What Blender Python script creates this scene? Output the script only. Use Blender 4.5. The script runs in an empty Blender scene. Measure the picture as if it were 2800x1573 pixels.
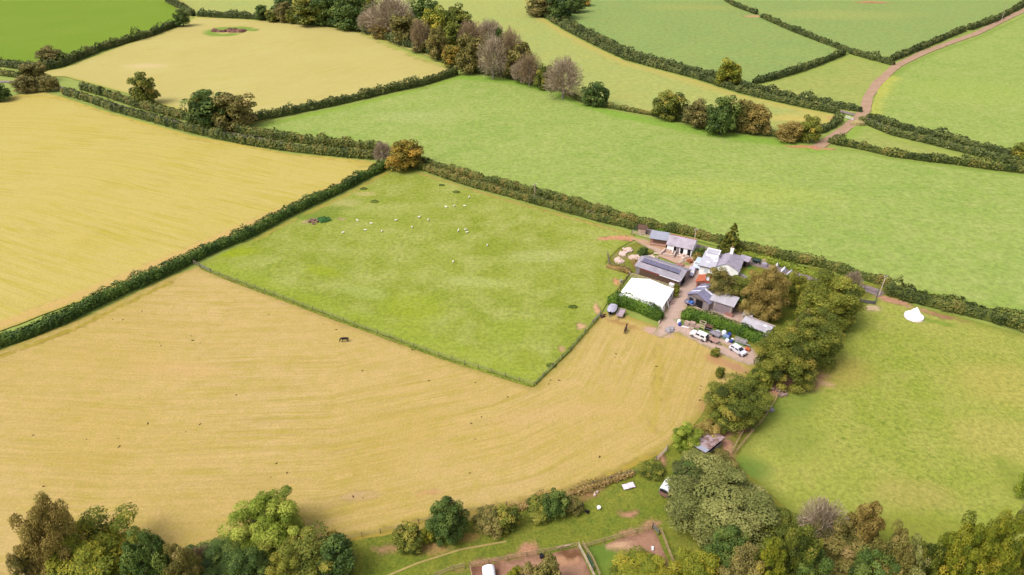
import bpy, math, random
import numpy as np
from mathutils import Vector, Matrix
from mathutils.geometry import delaunay_2d_cdt

# ------------------------------------------------------------------ camera, world, sun, exposure
scene = bpy.context.scene
COL = scene.collection
H, PITCH, HFOV = 97.0, math.radians(32.0), math.radians(73.7)
cam_d = bpy.data.cameras.new('camera'); cam = bpy.data.objects.new('camera', cam_d); COL.objects.link(cam)
cam_d.sensor_fit = 'HORIZONTAL'; cam_d.angle = HFOV; cam_d.clip_start = 1.0; cam_d.clip_end = 6000
cam.location = (0, 0, H); cam.rotation_euler = (math.pi / 2 - PITCH, 0, 0)
scene.camera = cam
SUN_EL, SUN_AZ = math.radians(54), math.radians(-118)      # azimuth from +Y towards +X
world = bpy.data.worlds.new('World'); scene.world = world; world.use_nodes = True
wn, wl = world.node_tree.nodes, world.node_tree.links
wn.clear()
sky = wn.new('ShaderNodeTexSky'); sky.sky_type = 'NISHITA'; sky.sun_disc = False
sky.sun_elevation = SUN_EL; sky.sun_rotation = SUN_AZ; sky.dust_density = 4.0; sky.air_density = 1.0
hsv = wn.new('ShaderNodeHueSaturation'); hsv.inputs['Saturation'].default_value = 0.3
bg = wn.new('ShaderNodeBackground'); bg.inputs['Strength'].default_value = 0.13
wo = wn.new('ShaderNodeOutputWorld')
wl.new(sky.outputs[0], hsv.inputs['Color']); wl.new(hsv.outputs[0], bg.inputs['Color']); wl.new(bg.outputs[0], wo.inputs['Surface'])
sun_d = bpy.data.lights.new('sun', 'SUN'); sun_d.energy = 1.3; sun_d.angle = math.radians(26); sun_d.color = (1.0, 0.965, 0.925)
sun = bpy.data.objects.new('sun', sun_d); COL.objects.link(sun)
sdir = Vector((math.sin(SUN_AZ) * math.cos(SUN_EL), math.cos(SUN_AZ) * math.cos(SUN_EL), math.sin(SUN_EL)))
sun.rotation_euler = sdir.to_track_quat('Z', 'Y').to_euler(); sun.location = (0, 100, 150)
vs = scene.view_settings
vs.view_transform = 'Standard'; vs.look = 'None'; vs.gamma = 1; vs.use_curve_mapping = False; vs.exposure = 1.1

random.seed(7); RNG = np.random.default_rng(11)
FPX = 1400 / math.tan(HFOV / 2)
SP, CP = math.sin(PITCH), math.cos(PITCH)

def G(px, py, z=0.0):
    """survey point: where the sight line of photo pixel (px, py) meets height z"""
    x = (px - 1400) / FPX; y = -(py - 786.5) / FPX
    t = (z - H) / (y * CP - SP)
    return Vector((x * t, (y * SP + CP) * t, z))
def GL(pts, z=0.0): return [G(a, b, z) for a, b in pts]
def rng_of(p): return (Vector((p[0], p[1], 0)) - Vector((0, 0, H))).length
def mpp(p): return rng_of(p) / FPX          # metres per photo pixel, about
def ztop(base, py):
    y = -(py - 786.5) / FPX
    t = base.y / (y * SP + CP)
    return H + t * (y * CP - SP)
def lin(c):
    return tuple((v / 255 / 12.92) if v / 255 <= 0.04045 else ((v / 255 + 0.055) / 1.055) ** 2.4 for v in c)
def C(r, g, b, k=0.5):
    return tuple(min(1, v * k) for v in lin((r, g, b))) + (1,)

# ------------------------------------------------------------------ numpy noise
def vnoise(x, y, scale, seed=0):
    x = np.asarray(x) / scale; y = np.asarray(y) / scale
    xi = np.floor(x).astype(np.int64); yi = np.floor(y).astype(np.int64)
    fx = x - xi; fy = y - yi; fx = fx * fx * (3 - 2 * fx); fy = fy * fy * (3 - 2 * fy)
    def h(a, b):
        v = np.sin(a * 127.1 + b * 311.7 + seed * 74.7) * 43758.5453
        return v - np.floor(v)
    return (h(xi, yi) * (1 - fx) + h(xi + 1, yi) * fx) * (1 - fy) + (h(xi, yi + 1) * (1 - fx) + h(xi + 1, yi + 1) * fx) * fy
def fnoise(x, y, s, seed=0): return 0.55 * vnoise(x, y, s, seed) + 0.3 * vnoise(x, y, s / 2.1, seed + 3) + 0.15 * vnoise(x, y, s / 4.3, seed + 5)

def pdist(P, poly, closed=False):
    """distance to a polyline and the run along it"""
    A = np.array([(p[0], p[1]) for p in poly]); B = np.roll(A, -1, 0) if closed else A[1:]
    if not closed: A = A[:-1]
    best = np.full(len(P), 1e9); along = np.zeros(len(P)); run = 0.0
    for a, b in zip(A, B):
        d = b - a; L2 = (d * d).sum() + 1e-9; L = math.sqrt(L2)
        t = np.clip(((P - a) @ d) / L2, 0, 1)
        q = np.hypot(P[:, 0] - a[0] - t * d[0], P[:, 1] - a[1] - t * d[1])
        m = q < best; best[m] = q[m]; along[m] = run + t[m] * L; run += L
    return best, along
def inside(P, poly):
    A = np.array([(p[0], p[1]) for p in poly]); B = np.roll(A, -1, 0)
    r = np.zeros(len(P), bool)
    for a, b in zip(A, B):
        if a[1] == b[1]: continue
        c = ((a[1] > P[:, 1]) != (b[1] > P[:, 1])) & (P[:, 0] < (b[0] - a[0]) * (P[:, 1] - a[1]) / (b[1] - a[1]) + a[0])
        r ^= c
    return r

# ------------------------------------------------------------------ object helpers
def tag(o, label=None, cat=None, group=None, kind=None):
    if label: o['label'] = label
    if cat: o['category'] = cat
    if group: o['group'] = group
    if kind: o['kind'] = kind
    return o
def thing(name, label, cat, loc=(0, 0, 0), rz=0, group=None):
    o = bpy.data.objects.new(name, None); COL.objects.link(o); o.empty_display_size = 0.3
    o.location = loc; o.rotation_euler = (0, 0, rz)
    return tag(o, label, cat, group)
def obj(name, me, parent=None, loc=None, rz=None):
    o = bpy.data.objects.new(name, me); COL.objects.link(o)
    if parent: o.parent = parent
    if loc is not None: o.location = loc
    if rz is not None: o.rotation_euler = (0, 0, rz)
    return o
def dup(root, loc, rz, label=None, scale=None):
    c = root.copy(); COL.objects.link(c); c.location = loc; c.rotation_euler = (0, 0, rz)
    if label: c['label'] = label
    if scale: c.scale = (scale,) * 3
    for ch in list(root.children):
        k = ch.copy(); COL.objects.link(k); k.parent = c
        for g in list(ch.children):
            s = g.copy(); COL.objects.link(s); s.parent = k
    return c

class MB:
    def __init__(s): s.v = []; s.f = []
    def add(s, v, f):
        n = len(s.v); s.v += [tuple(p) for p in v]; s.f += [tuple(i + n for i in q) for q in f]; return s
    def box(s, x0, x1, y0, y1, z0, z1):
        return s.add([(x0, y0, z0), (x1, y0, z0), (x1, y1, z0), (x0, y1, z0), (x0, y0, z1), (x1, y0, z1), (x1, y1, z1), (x0, y1, z1)],
                     [(0, 3, 2, 1), (4, 5, 6, 7), (0, 1, 5, 4), (1, 2, 6, 5), (2, 3, 7, 6), (3, 0, 4, 7)])
    def bar(s, p, q, w, h=None):
        p, q = Vector(p), Vector(q); h = h or w; d = (q - p).normalized()
        u = d.cross(Vector((0, 0, 1)));  u = u.normalized() if u.length > 1e-3 else Vector((1, 0, 0))
        n = u.cross(d)
        v = []
        for c in (p, q):
            for a, b in ((-1, -1), (1, -1), (1, 1), (-1, 1)): v.append(c + u * a * w / 2 + n * b * h / 2)
        return s.add(v, [(0, 1, 2, 3), (7, 6, 5, 4), (0, 4, 5, 1), (1, 5, 6, 2), (2, 6, 7, 3), (3, 7, 4, 0)])
    def tube(s, p, q, r1, r2=None, n=8):
        p, q = Vector(p), Vector(q); r2 = r1 if r2 is None else r2; d = (q - p).normalized()
        u = d.cross(Vector((0, 0, 1)) if abs(d.z) < 0.95 else Vector((1, 0, 0))).normalized(); w = d.cross(u)
        v = []
        for c, r in ((p, r1), (q, r2)):
            for i in range(n):
                a = 2 * math.pi * i / n; v.append(c + u * r * math.cos(a) + w * r * math.sin(a))
        f = [(i, (i + 1) % n, n + (i + 1) % n, n + i) for i in range(n)] + [tuple(range(n))[::-1], tuple(range(n, 2 * n))]
        return s.add(v, f)
    def slab(s, quad, th):
        """a thin plate: four corners, thickness downwards"""
        q = [Vector(p) for p in quad]; n = (q[1] - q[0]).cross(q[3] - q[0]).normalized()
        if n.z < 0: q = q[::-1]; n = -n
        return s.add(q + [p - n * th for p in q], [(0, 1, 2, 3), (7, 6, 5, 4), (0, 4, 5, 1), (1, 5, 6, 2), (2, 6, 7, 3), (3, 7, 4, 0)])
    def blob(s, c, r, seg=10, rings=6, jit=0.0, flat=-1e9):
        c = Vector(c); v = []; f = []
        for i in range(rings + 1):
            th = math.pi * i / rings
            for j in range(seg):
                a = 2 * math.pi * j / seg; k = 1 + random.uniform(-jit, jit)
                p = Vector((r[0] * math.sin(th) * math.cos(a) * k, r[1] * math.sin(th) * math.sin(a) * k, r[2] * math.cos(th) * k)) + c
                p.z = max(p.z, flat); v.append(p)
        for i in range(rings):
            for j in range(seg): f.append((i * seg + j, (i + 1) * seg + j, (i + 1) * seg + (j + 1) % seg, i * seg + (j + 1) % seg))
        return s.add(v, f)
    def mesh(s, name, mat=None, smooth=False):
        me = bpy.data.meshes.new(name); me.from_pydata(s.v, [], s.f); me.validate()
        if mat: me.materials.append(mat)
        if smooth: me.polygons.foreach_set('use_smooth', [True] * len(me.polygons))
        return me
def part(name, mb, mat, parent, label=None, smooth=False):
    o = obj(name, mb.mesh(name, mat, smooth), parent); tag(o, label); return o
def single(name, mb, mat, label, cat, loc=(0, 0, 0), rz=0, group=None, smooth=False):
    return tag(obj(name, mb.mesh(name, mat, smooth), None, loc, rz), label, cat, group)

# ------------------------------------------------------------------ materials
class NT:
    def __init__(s, name):
        s.m = bpy.data.materials.new(name); s.m.use_nodes = True; s.t = s.m.node_tree; s.t.nodes.clear()
    def n(s, typ, **kw):
        x = s.t.nodes.new('ShaderNode' + typ)
        for k, v in kw.items():
            if k.startswith('i_'): x.inputs[k[2:].replace('_', ' ')].default_value = v
            else: setattr(x, k, v)
        return x
    def l(s, a, b): s.t.links.new(a, b)
    def noise(s, vec, scale, detail=3, rough=0.55):
        x = s.n('TexNoise'); x.inputs['Scale'].default_value = scale; x.inputs['Detail'].default_value = detail; x.inputs['Roughness'].default_value = rough
        s.l(vec, x.inputs['Vector']); return x.outputs['Fac']
    def ramp(s, fac, lo, hi, a=0.0, b=1.0):
        x = s.n('MapRange'); x.inputs[1].default_value = lo; x.inputs[2].default_value = hi; x.inputs[3].default_value = a; x.inputs[4].default_value = b
        s.l(fac, x.inputs[0]); return x.outputs[0]
    def mix(s, fac, a, b, mode='MIX'):
        x = s.n('Mix', data_type='RGBA', blend_type=mode)
        for sock, v in ((x.inputs[0], fac), (x.inputs[6], a), (x.inputs[7], b)):
            if isinstance(v, (int, float, tuple)): sock.default_value = v
            else: s.l(v, sock)
        return x.outputs[2]
    def math(s, op, a, b=0.0):
        x = s.n('Math', operation=op)
        for i, v in enumerate((a, b)):
            if isinstance(v, (int, float)): x.inputs[i].default_value = v
            else: s.l(v, x.inputs[i])
        return x.outputs[0]
    def out(s, color, rough=0.85, metallic=0.0, spec=0.25, bump=None, bstr=0.3, bdist=0.1):
        p = s.n('BsdfPrincipled'); p.inputs['Roughness'].default_value = rough; p.inputs['Metallic'].default_value = metallic
        p.inputs['Specular IOR Level'].default_value = spec
        if isinstance(color, tuple): p.inputs['Base Color'].default_value = color
        else: s.l(color, p.inputs['Base Color'])
        if bump is not None:
            b = s.n('Bump'); b.inputs['Strength'].default_value = bstr; b.inputs['Distance'].default_value = bdist
            s.l(bump, b.inputs['Height']); s.l(b.outputs[0], p.inputs['Normal'])
        o = s.n('OutputMaterial'); s.l(p.outputs[0], o.inputs['Surface']); return s.m
_mats = {}
def mat(name, c1, c2=None, scale=1.5, rough=0.8, metallic=0.0, wave=0, axis='X', spec=0.25, lo=0.35, hi=0.68):
    """two-tone weathered surface; wave = ridges per metre along one axis of the object (corrugated sheet, boards)"""
    if name in _mats: return _mats[name]
    t = NT(name); tc = t.n('TexCoord'); v = tc.outputs['Object']
    c2 = c2 or tuple(x * 0.75 for x in c1[:3]) + (1,)
    col = t.mix(t.ramp(t.noise(v, scale, 5, 0.6), lo, hi), c1, c2)
    fine = t.ramp(t.noise(v, scale * 9, 3), 0.3, 0.7, 0.86, 1.1)
    g = t.n('CombineColor'); [t.l(fine, g.inputs[i]) for i in range(3)]
    col = t.mix(1.0, col, g.outputs[0], 'MULTIPLY')
    bump = None
    if wave:
        w = t.n('TexWave', bands_direction=axis); w.inputs['Scale'].default_value = wave / 3.0; w.inputs['Distortion'].default_value = 0.4
        t.l(v, w.inputs['Vector']); bump = w.outputs['Fac']
        k = t.ramp(w.outputs['Fac'], 0.0, 0.5, 0.84, 1.0); g2 = t.n('CombineColor'); [t.l(k, g2.inputs[i]) for i in range(3)]
        col = t.mix(1.0, col, g2.outputs[0], 'MULTIPLY')
    _mats[name] = t.out(col, rough, metallic, spec, bump, 0.5, 0.05); return _mats[name]

def field_mat(name, c1, c2, c3, edge, streak=None, s_str=0.0, big=0.03, med=0.35, medamt=0.5, fine=2.2, famt=0.22, ew=2.5, tuft=None, tamt=0.0):
    t = NT(name); gp = t.n('NewGeometry').outputs['Position']
    col = t.mix(t.ramp(t.noise(gp, big, 4), 0.35, 0.65), c1, c2)
    m = t.ramp(t.noise(gp, med, 4, 0.65), 0.42, 0.68, 0, medamt); col = t.mix(m, col, c3)
    if streak:
        a = t.n('Attribute', attribute_name='flow').outputs['Vector']
        mp = t.n('Mapping'); mp.inputs['Scale'].default_value = (0.035, 0.55, 1); t.l(a, mp.inputs['Vector'])
        s1 = t.ramp(t.noise(mp.outputs[0], 1.0, 4, 0.7), 0.47, 0.60, 0, s_str)
        vis = t.ramp(t.noise(gp, 0.035, 4, 0.65), 0.4, 0.62, 0.35, 1.0); col = t.mix(t.math('MULTIPLY', s1, vis), col, streak)
        mp2 = t.n('Mapping'); mp2.inputs['Scale'].default_value = (0.06, 1.3, 1); mp2.inputs['Location'].default_value = (31, 7, 0); t.l(a, mp2.inputs['Vector'])
        s2 = t.ramp(t.noise(mp2.outputs[0], 1.0, 3, 0.7), 0.35, 0.65, 0.9, 1.07); g = t.n('CombineColor'); [t.l(s2, g.inputs[i]) for i in range(3)]
        col = t.mix(vis, col, g.outputs[0], 'MULTIPLY')
    if tuft:
        tf = t.ramp(t.noise(gp, 0.75, 5, 0.75), 0.53, 0.66, 0, tamt)
        area = t.ramp(t.noise(gp, 0.045, 3), 0.38, 0.6); col = t.mix(t.math('MULTIPLY', tf, area), col, tuft)
    fn = t.noise(gp, fine, 5, 0.8); k = t.ramp(fn, 0.36, 0.64, 1 - famt, 1 + famt)
    g = t.n('CombineColor'); [t.l(k, g.inputs[i]) for i in range(3)]
    col = t.mix(1.0, col, g.outputs[0], 'MULTIPLY')
    ed = t.n('Attribute', attribute_name='edge').outputs['Fac']
    ee = t.math('ADD', ed, t.math('MULTIPLY', t.math('SUBTRACT', t.noise(gp, 0.5, 4, 0.7), 0.5), 4.0))
    col = t.mix(t.ramp(ee, 0.0, ew, 0.75, 0), col, edge)
    pc = t.n('Attribute', attribute_name='patch')
    pa = t.math('ADD', pc.outputs['Alpha'], t.math('MULTIPLY', t.math('SUBTRACT', t.noise(gp, 1.1, 5, 0.75), 0.5), 0.9))
    pf = t.math('MULTIPLY', t.ramp(pa, 0.22, 0.85), t.ramp(pc.outputs['Alpha'], 0.02, 0.2))
    pk = t.mix(0.8, pc.outputs['Color'], g.outputs[0], 'MULTIPLY')
    col = t.mix(pf, col, pk)
    return t.out(col, 0.95, 0, 0.1, fn, 0.2, 0.25)

def leaf_mat(name, stops, trans=0.12):
    if name in _mats: return _mats[name]
    t = NT(name); a = t.n('Attribute', attribute_name='tint').outputs['Fac']
    oi = t.n('ObjectInfo').outputs['Random']
    a2 = t.math('ADD', a, t.math('MULTIPLY', t.math('SUBTRACT', oi, 0.5), 0.16))
    r = t.n('ValToRGB'); e = r.color_ramp.elements
    e[0].position, e[0].color = stops[0]; e[1].position, e[1].color = stops[-1]
    for p, c in stops[1:-1]: x = e.new(p); x.color = c
    t.l(a2, r.inputs[0])
    d = t.n('BsdfPrincipled'); d.inputs['Roughness'].default_value = 0.65; d.inputs['Specular IOR Level'].default_value = 0.2; t.l(r.outputs[0], d.inputs['Base Color'])
    tr = t.n('BsdfTranslucent'); t.l(r.outputs[0], tr.inputs['Color'])
    mx = t.n('MixShader'); mx.inputs[0].default_value = trans; t.l(d.outputs[0], mx.inputs[1]); t.l(tr.outputs[0], mx.inputs[2])
    o = t.n('OutputMaterial'); t.l(mx.outputs[0], o.inputs['Surface']); _mats[name] = t.m; return t.m

KL = 0.92
def stops(*cols): n = len(cols) - 1; return [(i / n, C(*c, KL)) for i, c in enumerate(cols)]
LEAF = {
 'oak':    stops((50, 60, 16), (86, 94, 28), (122, 122, 44), (152, 134, 56)),
 'gold':   stops((62, 70, 18), (100, 106, 32), (138, 136, 50), (170, 146, 58)),
 'dark':   stops((42, 58, 22), (68, 88, 34), (94, 110, 46), (114, 122, 54)),
 'yellow': stops((68, 78, 18), (102, 110, 26), (138, 132, 36), (176, 152, 54)),
 'lime':   stops((80, 98, 24), (122, 136, 40), (150, 158, 58), (172, 168, 74)),
 'willow': stops((66, 72, 32), (104, 108, 52), (132, 130, 70), (152, 146, 88)),
 'brown':  stops((76, 72, 34), (110, 102, 52), (138, 124, 66), (140, 116, 64)),
 'rust':   stops((78, 80, 24), (116, 104, 34), (150, 122, 42), (178, 128, 48)),
 'olive':  stops((74, 72, 30), (108, 102, 46), (134, 120, 62), (150, 128, 78)),
 'bare':   stops((108, 92, 68), (140, 122, 98), (168, 150, 126), (192, 174, 150)),
 'pink':   stops((100, 86, 60), (132, 112, 84), (160, 136, 108), (138, 122, 70)),
 'tan':    stops((92, 80, 34), (130, 110, 52), (154, 132, 70), (118, 112, 46)),
 'conifer': stops((58, 66, 20), (88, 92, 26), (112, 110, 34), (130, 120, 44)),
 'hedge':  stops((46, 56, 20), (74, 84, 32), (102, 104, 44), (122, 108, 52), (142, 114, 62)),
 'hedgegreen': stops((38, 56, 18), (62, 84, 28), (86, 106, 38), (108, 118, 46)),
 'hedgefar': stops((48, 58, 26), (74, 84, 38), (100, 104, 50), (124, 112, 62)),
 'clip':   stops((44, 66, 14), (70, 96, 22), (98, 120, 32), (124, 138, 46)),
 'bank':   stops((80, 94, 24), (116, 128, 38), (142, 148, 54), (158, 158, 70)),
 'scrub':  stops((98, 84, 40), (140, 114, 66), (160, 132, 82), (120, 116, 44)),
 'nettle': stops((44, 84, 40), (66, 112, 56), (92, 134, 70), (120, 148, 76)),
}
def LM(k): return leaf_mat('leaves_' + k, LEAF[k])
BARK = mat('bark', C(105, 92, 75), C(70, 60, 48), 3)
BARKP = mat('bark_pale', C(185, 172, 158), C(140, 126, 112), 3)

# ------------------------------------------------------------------ leaves as many small faces
def quads_mesh(name, cen, nrm, size, tint, mat_, aspect=0.75, along=None):
    n = len(cen); nrm = nrm / (np.linalg.norm(nrm, axis=1, keepdims=True) + 1e-9)
    ref = RNG.normal(size=(n, 3)) if along is None else along
    u = np.cross(nrm, ref); u /= (np.linalg.norm(u, axis=1, keepdims=True) + 1e-9)
    w = np.cross(nrm, u)
    s = size[:, None] * 0.5
    V = np.stack([cen - u * s * aspect - w * s, cen + u * s * aspect - w * s * 0.55, cen + u * s * aspect * 0.6 + w * s, cen - u * s * aspect + w * s * 0.7], 1).reshape(-1, 3)
    me = bpy.data.meshes.new(name)
    me.vertices.add(4 * n); me.vertices.foreach_set('co', V.astype(np.float32).ravel())
    me.loops.add(4 * n); me.loops.foreach_set('vertex_index', np.arange(4 * n, dtype=np.int32))
    me.polygons.add(n); me.polygons.foreach_set('loop_start', np.arange(0, 4 * n, 4, dtype=np.int32))
    a = me.attributes.new('tint', 'FLOAT', 'POINT'); a.data.foreach_set('value', np.repeat(np.clip(tint, 0, 1), 4).astype(np.float32))
    me.materials.append(mat_); me.update(calc_edges=True); return me

def unit(n): v = RNG.normal(size=(n, 3)); return v / np.linalg.norm(v, axis=1, keepdims=True)
def crown_mesh(name, style, R=5.0, Ht=10.0, z0=1.0, clumps=46, per=170, leaf=0.5, shape='round', rcs=(0.2, 0.34)):
    """leaf-sized faces gathered in clumps through an uneven crown of radius R between z0 and Ht"""
    zc, rz = (Ht + z0) / 2, (Ht - z0) / 2
    P, N, S, T = [], [], [], []
    lob = RNG.uniform(0, 6.28, 3)
    i = 0
    while i < clumps:
        d = unit(1)[0]
        if d[2] < -0.8: continue
        if d[2] < 0 and shape != 'cone': h = math.hypot(d[0], d[1]); d[:2] *= (0.35 + 0.65 * 1) / max(h, 0.5) * max(h, 0.82)
        i += 1
        az = math.atan2(d[1], d[0]); k = 1 + 0.13 * math.sin(2 * az + lob[0]) + 0.10 * math.sin(3 * az + lob[1]) + RNG.uniform(-0.12, 0.08)
        low = shape != 'cone' and i % 10 < 3
        rr = RNG.uniform(0.5, 0.92) if i % 5 else RNG.uniform(0.2, 0.5)
        if shape == 'cone': kk = 1.05 - 0.9 * (d[2] + 1) / 2
        else: kk = 1.0
        c = np.array([d[0] * R * rr * k * kk, d[1] * R * rr * k * kk, zc + d[2] * rz * rr])
        if low: rr = RNG.uniform(0.5, 0.8); c = np.array([math.cos(az) * R * rr * k, math.sin(az) * R * rr * k, z0 + RNG.uniform(0.06, 0.3) * (Ht - z0)])
        if shape == 'cone':
            tz = RNG.random() ** 1.5; rr = RNG.uniform(0.45, 1.0) * (1.02 - tz) ** 0.85; c = np.array([math.cos(az) * R * rr, math.sin(az) * R * rr, z0 + tz * (Ht - z0) * 0.97])
        rc = R * RNG.uniform(*rcs) * (0.5 * (1.1 - 0.7 * tz) if shape == 'cone' else 1)
        m = int(per * RNG.uniform(0.7, 1.3))
        q = unit(m); q[:, 2] = np.where(q[:, 2] < -0.5, -q[:, 2], q[:, 2])
        rad = rc * RNG.uniform(0.72, 1.08, m)[:, None]
        pos = c + q * rad * np.array([1, 1, 0.82])
        pos[:, 2] = np.maximum(pos[:, 2], 0.1); P.append(pos); N.append(q + 0.75 * unit(m) + np.array([0, 0, 0.3])); S.append(leaf * RNG.uniform(0.6, 1.25, m))
        T.append(np.clip(RNG.normal(0.42, 0.2) + RNG.normal(0, 0.13, m), 0, 1))
    P = np.concatenate(P); rad = np.hypot(P[:, 0], P[:, 1]); P[:, :2] *= R / np.percentile(rad, 96.5); P[:, 2] *= Ht / np.percentile(P[:, 2], 99.6)
    return quads_mesh(name, P, np.concatenate(N), np.concatenate(S), np.concatenate(T), LM(style))
def twig_mesh(name, style, R=5.2, Ht=10.2, z0=0.6, n=10500):
    """a nearly bare crown: thin upswept twigs with a few last leaves"""
    d = unit(n); d[:, 2] = np.where(d[:, 2] < -0.85, -d[:, 2], d[:, 2])
    r = RNG.uniform(0.25, 1.0, n)[:, None] ** 0.6
    zc, rz = (Ht + z0) / 2, (Ht - z0) / 2
    az = np.arctan2(d[:, 1], d[:, 0]); k = (1 + 0.16 * np.sin(3 * az + 1) + 0.1 * np.sin(5 * az))[:, None]
    pos = d * r * k * np.array([R, R, rz]) + np.array([0, 0, zc])
    grow = d * np.array([0.9, 0.9, 0.8]) + np.array([0, 0, 0.4]) + 0.6 * unit(n)
    grow /= np.linalg.norm(grow, axis=1, keepdims=True)
    nr = np.cross(grow, unit(n)); leafy = RNG.random(n) < 0.55
    size = np.where(leafy, 0.34, RNG.uniform(0.6, 1.4, n))
    u = np.cross(nr, grow)
    me = quads_mesh(name, pos, nr, size, np.clip(RNG.normal(0.45, 0.22, n), 0, 1), LM(style), 0.085, along=np.cross(nr, np.cross(nr, grow)))
    return me
def trunk_mesh(name, Ht, r, bark, spread=2.6, lean=0.3):
    mb = MB(); top = Vector((lean, 0.1, Ht * 0.55)); mid = Vector((lean * 0.4, 0, Ht * 0.25))
    mb.tube((0, 0, -0.2), mid, r * 1.25, r * 0.85); mb.tube(mid, top, r * 0.85, r * 0.5)
    for i in range(6):
        a = i * 1.05 + 0.4; s = mid.lerp(top, 0.25 + 0.12 * i)
        e = s + Vector((math.cos(a) * spread, math.sin(a) * spread, Ht * 0.22)); m = s.lerp(e, 0.5) + Vector((0, 0, 0.2))
        mb.tube(s, m, r * 0.42, r * 0.28, 6); mb.tube(m, e, r * 0.28, r * 0.1, 6)
        e2 = m + Vector((math.cos(a + 0.8) * spread * 0.7, math.sin(a + 0.8) * spread * 0.7, Ht * 0.2)); mb.tube(m, e2, r * 0.2, r * 0.07, 5)
    mb.tube(top, top + Vector((0.2, 0.1, Ht * 0.33)), r * 0.5, r * 0.12)
    return mb.mesh(name, bark)
_proto = {}
def proto(style, var, fine):
    key = (style, var, fine)
    if key not in _proto:
        if style in ('bare', 'pink'): c = twig_mesh('crown', style)
        elif style == 'conifer': c = crown_mesh('crown', style, 5, 10, 0.4, 190, 60, 0.5, 'cone')
        elif fine == 2: c = crown_mesh('crown', style, 5, 10, 0.3, 120, 400, 0.2, rcs=(0.15, 0.27))
        elif fine: c = crown_mesh('crown', style, 5, 10, 0.3, 84, 260, 0.27, rcs=(0.17, 0.3))
        else: c = crown_mesh('crown', style, 5, 10, 0.35, 74, 115, 0.46)
        _proto[key] = (c, trunk_mesh('trunk', 10, 0.34, BARKP if style in ('bare', 'pink') else BARK))
    return _proto[key]
_nt = [0]
_smp = {}
def sample_of(me):
    if me.name not in _smp:
        a = np.zeros(len(me.vertices) * 3, np.float32); me.vertices.foreach_get('co', a); a = a.reshape(-1, 3); _smp[me.name] = a[::max(1, len(a) // 3000)]
    return _smp[me.name]
def tree(cx, top, bot, w, style, label, name='tree', cat='tree', group=None, fine=None):
    # the crown is an ellipsoid standing on the ground: solve its height from the extent seen at this look-down angle
    p = G(cx, (top + bot) / 2, 4.0); rz = 4.0
    for _ in range(4):
        s = (p - Vector((0, 0, H))).length / FPX; dep = math.asin((H - p.z) / (p - Vector((0, 0, H))).length)
        R = w * s / 2; hm = (bot - top) * s / 2
        rz = math.sqrt(max(hm * hm - (R * math.sin(dep)) ** 2, (0.42 * R * math.cos(dep)) ** 2)) / math.cos(dep)
        p = G(cx, (top + bot) / 2, rz)
    p.z = 0; Ht = max(1.2, 2 * rz); _nt[0] += 1; rot = (_nt[0] * 2.4) % 6.28
    if fine is None: fine = 0 if not (rng_of(p) < 190 and R > 2.6) else (2 if R > 5.0 else 1)
    c, t = proto(style, _nt[0] % 2, fine)
    # fit size and place of the real crown to its surveyed outline
    V = sample_of(c); cr, sr = math.cos(rot), math.sin(rot)
    for _ in range(7):
        X = np.stack([(V[:, 0] * cr - V[:, 1] * sr) * R / 5 + p.x, (V[:, 0] * sr + V[:, 1] * cr) * R / 5 + p.y, V[:, 2] * Ht / 10 - H], 1)
        dz = X[:, 1] * CP - X[:, 2] * SP; ux = X[:, 0] / dz * FPX + 1400; uy = 786.5 - (X[:, 1] * SP + X[:, 2] * CP) / dz * FPX
        x0, x1 = np.percentile(ux, (1.0, 99.0)); y0, y1 = np.percentile(uy, (0.5, 99.5))
        wf = 1.1 if not fine else (1.1 if group == 'trees along the bottom edge' else 1.0)
        R *= float(np.clip(w * wf / (x1 - x0), 0.7, 1.4)); Ht = float(np.clip(Ht * np.clip((bot - top) / (y1 - y0), 0.75, 1.35), 0.75 * R, 6 * R))
        bp = (p.x / (p.y * CP + H * SP) * FPX + 1400, 786.5 - (p.y * SP - H * CP) / (p.y * CP + H * SP) * FPX)
        p = G(bp[0] + cx - (x0 + x1) / 2, bp[1] + (bot + top) / 2 - (y0 + y1) / 2)
    o = thing(name, label, cat, (p.x, p.y, 0), rot, group); o.scale = (R / 5, R / 5, Ht / 10)
    obj('crown', c, o); obj('trunk', t, o)
    return o

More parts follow.
